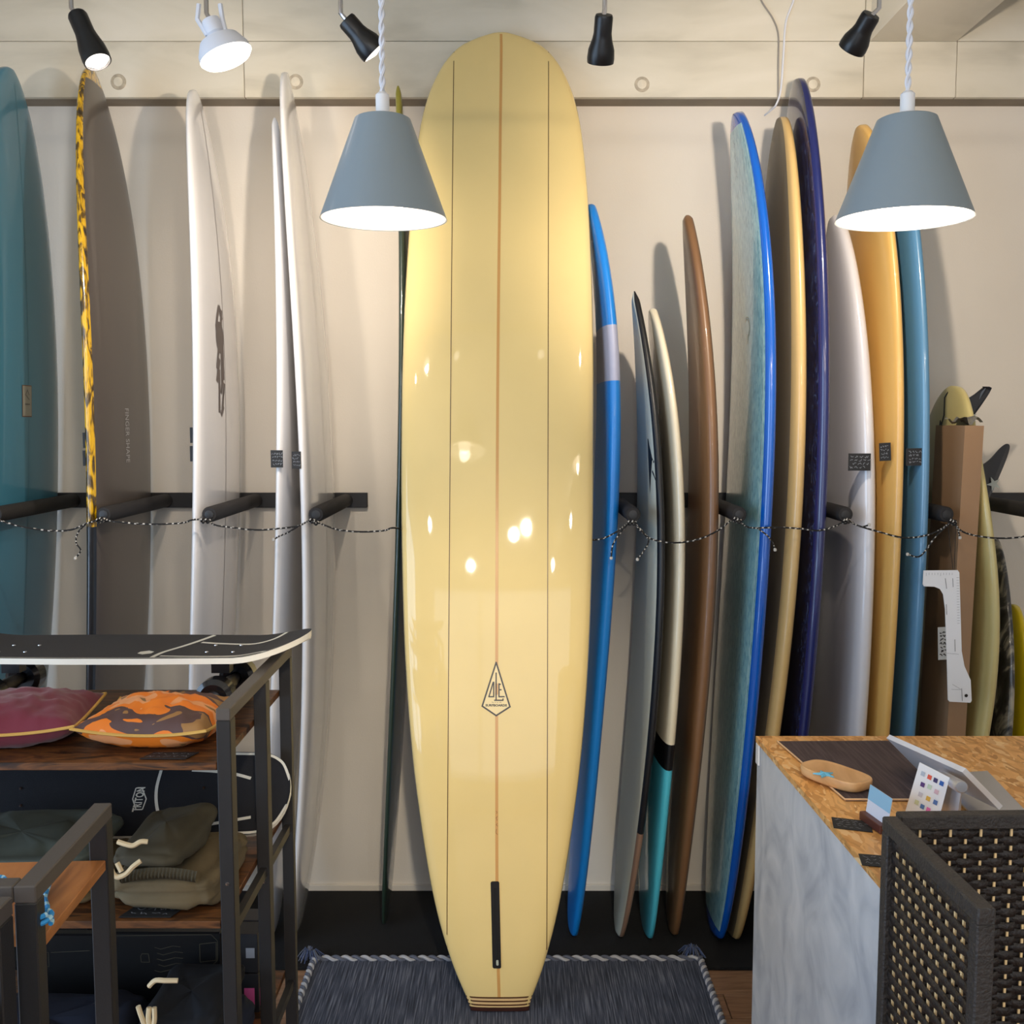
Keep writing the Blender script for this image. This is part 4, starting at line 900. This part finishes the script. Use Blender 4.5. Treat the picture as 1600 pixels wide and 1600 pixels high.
for k, (px, py, s_, lab) in enumerate(((374,1453,0,'small dark box, top left of the stack at the shelf unit side'), (385,1450,1,'small dark box, top right of the stack at the shelf unit side'), (374,1497,2,'small dark box with pink print, low in the side stack'), (386,1497,3,'small dark grey box, low right in the side stack'))):
    top_ = k < 2; x0_ = -.497+.0 if k % 2 == 0 else -.4925+.0
    y_ = 1.90 if k % 2 == 0 else 1.955
    z0_ = Z3+.082 if top_ else Z3+.001
    bx0 = empty('accessory_box', (-.53, y_, z0_), lab, 'box')
    box('carton', -.56, -.492+.006*(k % 2), y_, y_+.05, z0_, z0_+.078, mat('box_dark_%d' % (k % 2), (rgb(34,34,38), rgb(56,54,58))[k % 2], .5), bx0, bev=.001)
    if k == 2: box('pink_print', -.49205, -.4912, y_+.008, y_+.042, z0_+.01, z0_+.045, mat('pink_print', rgb(226,96,160), .5), bx0); box('pink_print', -.52, -.50, y_-.0008, y_-.0001, z0_+.01, z0_+.05, MATS['pink_print'], bx0)
    if k == 0: box('white_print', -.515, -.498, y_-.0008, y_-.0001, z0_+.03, z0_+.05, MATS['ink_white'], bx0)

# ================================================================ NEAR LEFT RACK
XN = -.532; ZN = 1.19; n0, n1 = 1.085, 1.335
nr = empty('display_rack', (XN-.1, 1.2, 0), 'black steel display rack with orange-brown shelf in the near left corner', 'rack')
for y0 in (n0, n1-.024): box('post', XN-.024, XN, y0, y0+.024, 0, ZN-.02, BLACKMETAL, nr, bev=.0015)
box('top_rail', XN-.024, XN, n0, n1, ZN-.02, ZN, GREYMETAL, nr, bev=.0015)
for y0 in (n0,): box('cross_rail', -1.1, XN-.0245, y0, y0+.024, ZN-.02, ZN, GREYMETAL, nr, bev=.0015)
zsn = 1.121
MB().box(-1.1, XN-.002, n0+.0255, n1-.0255, zsn-.014, zsn, bev=.001).build('shelf', ORANGEWOOD, nr, origin=(-.6, 1.2, zsn)); nr.rotation_euler.z = .05
nr2 = empty('display_rack', (XN-.1, .95, 0), 'black steel display rack at the lower left corner, nearest to the viewer', 'rack')
box('post', XN-.045, XN-.012, 1.045, 1.075, 0, ZN-.025, BLACKMETAL, nr2, bev=.0015)
box('post', XN-.045, XN-.012, .80, .83, 0, ZN-.025, BLACKMETAL, nr2, bev=.0015)
box('top_rail', XN-.045, XN-.012, .80, 1.075, ZN-.025, ZN-.004, GREYMETAL, nr2, bev=.0015)
box('side_panel', XN-.040, XN-.020, .83, 1.045, .3, 1.08, BLACKMETAL, nr2)
CB = mat('bright_blue_cord', rgb(46,150,220), .6); CB2 = mat('pale_blue_cord', rgb(178,222,240), .6)
def cordbundle(label, pts, seed):
    r = empty('cord_bundle', pts[0], label, 'cord'); rnd = random.Random(seed)
    for k in range(4):
        off = Vector((rnd.uniform(-.006,.006), rnd.uniform(-.01,.01), rnd.uniform(-.002,.004)))
        MB().tube(smooth_pts([Vector(p)+off+Vector((rnd.uniform(-.003,.003), rnd.uniform(-.004,.004), 0)) for p in pts], 8), .0032, 6, stripe=lambda i, k_: 1 if i % 5 < 2 else 0).build('cord', [CB, CB2] if k % 2 else [CB2, CB], r)
    MB().tube([Vector(pts[-1])+Vector((.008*math.cos(a), .012*math.sin(a), .002+.0012*a)) for a in np.linspace(0, 12, 50)], .003, 6, stripe=lambda i, k_: 1 if i % 6 < 2 else 0).build('cord_coil', [CB, CB2], r)
zc_ = zsn+.012
cordbundle('blue and white cord hanks lying on the near orange-brown shelf', [atZ(82,1374,zc_), atZ(73,1392,zc_), atZ(66,1412,zc_), atZ(70,1432,zc_), atZ(68,1446,zc_)], 1)
cordbundle('blue cord end on the near shelf at the left edge', [atZ(-14,1376,zc_), atZ(-6,1382,zc_), atZ(6,1386,zc_), atZ(-4,1392,zc_)], 2)

# ================================================================ COUNTER
ZT = .98; cb = atZ(1183, 1150, ZT); cf = atZ(1380, 1378, ZT); dirc = (cf-cb).normalized(); XC0 = cb.x
ct = empty('counter', (cb.x+.4, 1.8, 0), 'shop counter with grey plaster side and strand-board top, lower right', 'counter')
yf = 1.49; xf = cb.x + dirc.x/dirc.y*(yf-cb.y); Xe = 1.45
def prism(name, P, z0, z1, m, parent, origin=None):
    n = len(P); V = [(x, y, z) for z in (z0, z1) for x, y in P]; F = [tuple(range(n))[::-1], tuple(range(n, 2*n))] + [(i, (i+1) % n, n+(i+1) % n, n+i) for i in range(n)]
    return mesh(name, V, F, m, parent, origin=origin)
prism('worktop', [(xf-.003, yf), (Xe, yf), (Xe, cb.y), (cb.x-.003, cb.y)], ZT-.013, ZT, OSB, ct)
prism('plaster_panel', [(xf, yf+.005), (xf+.02, yf+.005), (cb.x+.02, cb.y-.005), (cb.x, cb.y-.005)], 0, ZT-.0135, PLASTER, ct)
prism('carcass', [(xf+.021, yf+.01), (Xe-.02, yf+.01), (Xe-.02, cb.y-.01), (cb.x+.021, cb.y-.01)], 0, ZT-.0135, mat('carcass', rgb(120,116,112), .7), ct)
prism('corner_strip', [(cb.x-.004, cb.y-.03), (cb.x-.0005, cb.y-.03), (cb.x-.0005, cb.y-.006), (cb.x-.004, cb.y-.006)], ZT-.06, ZT-.0135, RP, ct)
# counter mat
MATM = ramp_mat('ribbed_brown_mat', [(.4, rgb(66,54,56)), (.6, rgb(84,70,72))], 160, (1,.05,1), .7, 2, bump=.4)
mc = [atZ(x, y, ZT+.004) for x, y in ((1216,1158), (1402,1157), (1514,1249), (1322,1249))]
cm = prism('counter_mat', [(p.x, p.y) for p in mc[::-1]], ZT+.0005, ZT+.004, MATM, None, origin=mc[3]); tag(cm, 'dark brown ribbed mat lying on the strand-board counter', 'mat')
MB().tube([mc[0]+Vector((-.002,0,0)), mc[3]+Vector((-.002,0,0)), mc[2]+Vector((0,-.002,0))], .002, 5).build('mat_border', mat('mat_border', rgb(226,188,146), .5), cm)
# wooden tray
TRAYW = ramp_mat('maple_tray', [(.3, rgb(200,150,98)), (.55, rgb(222,176,124)), (.8, rgb(234,194,146))], 6, (3,1,3), .4, 6, distort=.8)
ty = empty('coin_tray', atZ(1306, 1232, ZT), 'oval wooden coin tray with blue starfish on the counter', 'tray')
A, B_ = atZ(1258, 1207, ZT), atZ(1356, 1243, ZT); dd = (B_-A); dd.z = 0; cy0 = (A+B_)/2; ang = math.atan2(dd.y, dd.x)
R = Matrix.Translation((cy0.x, cy0.y, ZT+.0045)) @ Matrix.Rotation(ang, 4, 'Z'); Lt, Wt = dd.length*.95, .080
def oval(sx, sy_, n=48): return [(math.copysign(abs(math.cos(2*PI*k/n))**.62, math.cos(2*PI*k/n))*sx, math.copysign(abs(math.sin(2*PI*k/n))**.62, math.sin(2*PI*k/n))*sy_) for k in range(n)]
prof = [(.88,0), (.97,.004), (1,.012), (1,.019), (.985,.0215), (.95,.022), (.90,.0205), (.84,.0200)]; V = []; F = []; n = 48
for s_, z in prof: V += [R @ Vector((x, y, z)) for x, y in oval(Lt/2*s_, Wt/2*s_*(1 if s_ > .9 else .97))]
for i in range(len(prof)-1): F += [(i*n+k, i*n+(k+1) % n, (i+1)*n+(k+1) % n, (i+1)*n+k) for k in range(n)]
F += [tuple(range(n))[::-1], tuple((len(prof)-1)*n+k for k in range(n))]; mesh('tray_body', V, F, TRAYW, ty, True)
so = atZ(1288, 1210, ZT+.0265); V = []
for k in range(10): r_ = .022 if k % 2 == 0 else .008; V.append(so+Vector((r_*math.cos(PI*k/5+.4), r_*math.sin(PI*k/5+.4), .001)))
V += [v-Vector((0,0,.002)) for v in V] + [so+Vector((0,0,.005))]
sf_ = mesh('starfish', V, [(k, (k+1) % 10, 20) for k in range(10)] + [(k, (k+1) % 10, 10+(k+1) % 10, 10+k) for k in range(10)], mat('starfish_blue', rgb(110,190,226), .6, bump=.4, bscale=300), None, origin=so); tag(sf_, 'small pale-blue starfish on the wooden coin tray', 'starfish')
# cards on counter
price_card(atZ(1331, 1288, ZT+.002), atZ(1350,1298,ZT)-atZ(1317,1298,ZT)+Vector((0,-.012,0)), atZ(1330,1276,ZT)-atZ(1336,1300,ZT), .066, .050, None, 'price_card', 'black price card with white writing on the counter edge, left of the card holder', 4, 31)
price_card(atZ(1377, 1345, ZT+.002), (1,-.2,0), (.2,1,0), .066, .045, None, 'price_card', 'black price card on the counter, half hidden by the wicker screen', 3, 32)
ch = empty('card_holder', atZ(1366, 1292, ZT), 'dark wooden card holder with a pale-blue business card, on the counter', 'card holder')
a, b_ = atZ(1350, 1281, ZT), atZ(1380, 1303, ZT); d = (b_-a); d.z = 0; d.normalize(); nn = Vector((-d.y, d.x, 0)); c0 = (a+b_)/2
M = Matrix((d, nn, Vector((0,0,1)))).transposed().to_4x4(); M.translation = c0
L_ = (b_-a).length+.006
MB().box(-L_/2, L_/2, -.008, .008, .0005, .016, M=M, bev=.001).build('holder_block', mat('walnut_block', rgb(88,48,40), .45), ch)
Mt = M @ Matrix.Translation((.012, .003, .014)) @ Matrix.Rotation(-.15, 4, 'X')
MB().box(-.045, .028, 0, .0008, -.004, .052, M=Mt).build('business_card', mat('card_pale', rgb(224,230,246), .5), ch)
MB().box(-.045, .028, -.0004, -.0001, .025, .052, M=Mt).build('card_picture', mat('card_sky', rgb(150,200,232), .5), ch)
# payment sign
sg = empty('payment_sign', atZ(1440, 1268, ZT), 'white acrylic sign with rows of coloured payment logos on the counter', 'sign')
Ys = atZ(1440, 1290, ZT).y
tlc = [atY(1437,1191,Ys+.02), atY(1484,1215,Ys-.01), atY(1466,1284,Ys-.01), atY(1410,1284,Ys+.02)]
o_ = tlc[0]; exs = tlc[1]-tlc[0]; eys = tlc[3]-tlc[0]; nrm = exs.cross(eys).normalized(); nrm = nrm if nrm.y < 0 else -nrm
V = [p+nrm*s_ for s_ in (.0015, -.0015) for p in tlc]; mesh('sign_plate', V, [(0,1,2,3), (7,6,5,4), (0,4,5,1), (1,5,6,2), (2,6,7,3), (3,7,4,0)], mat('sign_white', rgb(246,247,250), .3), sg)
logos = [(.2,.14,(190,200,214)), (.42,.14,(232,96,70)), (.62,.14,(70,60,110)), (.82,.14,(44,96,180)), (.28,.30,(92,60,130)), (.5,.28,(206,228,206)), (.74,.30,(226,190,200)), (.3,.46,(210,206,214)), (.56,.46,(236,190,80)), (.8,.46,(88,120,180)), (.26,.60,(214,220,180)), (.46,.62,(90,130,190)), (.66,.62,(236,120,190)), (.44,.76,(50,120,200)), (.66,.76,(230,130,170)), (.86,.7,(150,190,210))]
for u, v, c in logos:
    P = [o_+exs*(u+du)+eys*(v+dv)+nrm*.0022 for du, dv in ((-.065,-.035), (.065,-.035), (.065,.035), (-.065,.035))]
    mesh('payment_logo', P, [(0,1,2,3)], mat('logo_%d_%d_%d' % c, rgb(*c), .4), sg)
# tablet on stand
tb = empty('tablet', atZ(1480, 1250, ZT), 'white tablet on a low silver stand, tilted away, on the counter', 'tablet')
ALU = mat('brushed_aluminium', rgb(196,198,206), .3, metal=.7); TABW = mat('tablet_white', rgb(226,228,236), .3)
p0 = atY(1388, 1150, 2.06); p1 = atY(1507, 1203, 1.79); p2 = atZ(1578, 1268, ZT+.03)
e1 = p1-p0; e2 = (p2-p1); nrm = e1.cross(e2).normalized(); nrm = nrm if nrm.z > 0 else -nrm
e2 = e2 - e1*(e2.dot(e1)/e1.length_squared)
V = [p+nrm*s_ for s_ in (.004, -.006) for p in (p0, p1, p1+e2, p0+e2)]
mesh('tablet_body', V, [(0,1,2,3), (7,6,5,4), (0,4,5,1), (1,5,6,2), (2,6,7,3), (3,7,4,0)], TABW, tb)
V = [p+nrm*.0046 for p in (p0+e1*.03+e2*.03, p1-e1*.03+e2*.03, p1-e1*.03+e2*.97, p0+e1*.03+e2*.97)]; mesh('screen', V, [(0,1,2,3)], mat('dark_screen', rgb(18,18,22), .1), tb)
ca = atY(1470, 1212, 1.86); cb_ = atY(1503, 1230, 1.72)
MB().lathe([(0,0), (.011,0), (.011,(cb_-ca).length-.003), (.009,(cb_-ca).length), (0,(cb_-ca).length)], ca, cb_-ca, 20).build('stand_hinge', ALU, tb, True)
f0 = atZ(1436, 1208, ZT+.003); prism('stand_foot', [(f0.x+.02, f0.y-.02), (p1.x+.02, p1.y-.08), (p1.x+.12, p1.y-.06), (f0.x+.14, f0.y)], ZT+.0045, ZT+.008, ALU, tb)
pw = (p1+p0)/2+e2*.5; mesh('stand_arm', [Vector(v) for v in ((ca.x-.01, ca.y, ZT+.006), (cb_.x-.01, cb_.y, ZT+.006), (cb_.x, cb_.y, cb_.z), (ca.x, ca.y, ca.z), (ca.x, ca.y, ZT+.006), (cb_.x, cb_.y, ZT+.006))], [(0,1,2,3), (4,5,2,3), (0,1,5,4), (0,3,4), (1,2,5)], ALU, tb)

# ================================================================ WICKER FOLDING SCREEN
RIBB = mat('dark_paper_ribbon', rgb(42,36,34), .5, var=.25, vscale=30, bump=.5, bscale=120); RIBB_F = mat('dark_wrapped_frame', rgb(54,50,48), .55, var=.15, vscale=60, bump=.4, bscale=200)
STAKE = mat('natural_stake', rgb(246,214,160), .6)
ws_ = empty('folding_screen', (.55, 1.45, 0), 'dark woven paper-cord folding screen with natural stakes, lower right corner', 'folding screen')
ZS = 1.138; hA = atZ(1388, 1273, ZS); eA = atZ(1543, 1420, ZS); zlow = 0.02
def panel(A, B_, pairs, pitch):
    d = (B_-A); d.z = 0; L = d.length; d.normalize(); n = Vector((-d.y, d.x, 0)); M = Matrix((d, n, Vector((0,0,1)))).transposed().to_4x4(); M.translation = Vector((A.x, A.y, 0))
    f = MB(); t = .021
    for a0, a1 in ((0, t), (L-t, L)): f.box(a0, a1, -.011, .011, 0, ZS-t, M=M, bev=.002)
    f.box(0, L, -.011, .011, ZS-t, ZS, M=M, bev=.002).box(t, L-t, -.009, .009, .07, .09, M=M).box(t, L-t, -.009, .009, .62, .635, M=M)
    pn = f.build('panel', RIBB_F, ws_)
    ns = int(round((L-2*t)/pitch)); sp = (L-2*t)/ns
    for k in range(ns):
        x = t+sp*(k+.5); MB().box(x-.0017, x+.0017, -.0014, .0012, .09, ZS-t, M=M).build('stake', STAKE, pn)
    z = ZS-t-.010; r = 0
    while z > .10:
        V = []; F = []; nn = ns*4
        big = z > .55; hh = (.0066 if r % 2 == 0 else .0045) if pairs else .0068
        for i in range(nn+1):
            x = t + (L-2*t)*i/nn; y = (.0036+.0006*math.cos(2*PI*(x-t-sp*.5)/sp))*(-1 if r % 2 == 0 else 1) if pairs else .0024*math.cos(PI*(x-t-sp*.5)/sp)*(1 if r % 2 == 0 else -1)
            for dz, dy in ((-hh,0), (0,.0006*(1 if y > 0 else -1)), (hh,0)): V.append(M @ Vector((x, y+dy, z+dz)))
            if i: a = (i-1)*3; F += [(a, a+3, a+4, a+1), (a+1, a+4, a+5, a+2)]
        o = mesh('woven_strip', V, F, RIBB, pn, True); so_ = o.modifiers.new('thick', 'SOLIDIFY'); so_.thickness = .0010; so_.offset = 0
        z -= .0108; r += 1
    return M
panel(hA + (eA-hA).normalized()*.004, eA, True, .0215)
B0 = hA + Vector((.016, .004, 0)); panel(B0, B0+Vector((.40, .012, 0)), False, .0225)
for z in (.3, .62, .98): MB().lathe([(.004,-.02), (.004,.02)], (hA.x+.006, hA.y+.002, z), close_ends=True, n=8).build('hinge', BLACKMETAL, ws_, True)
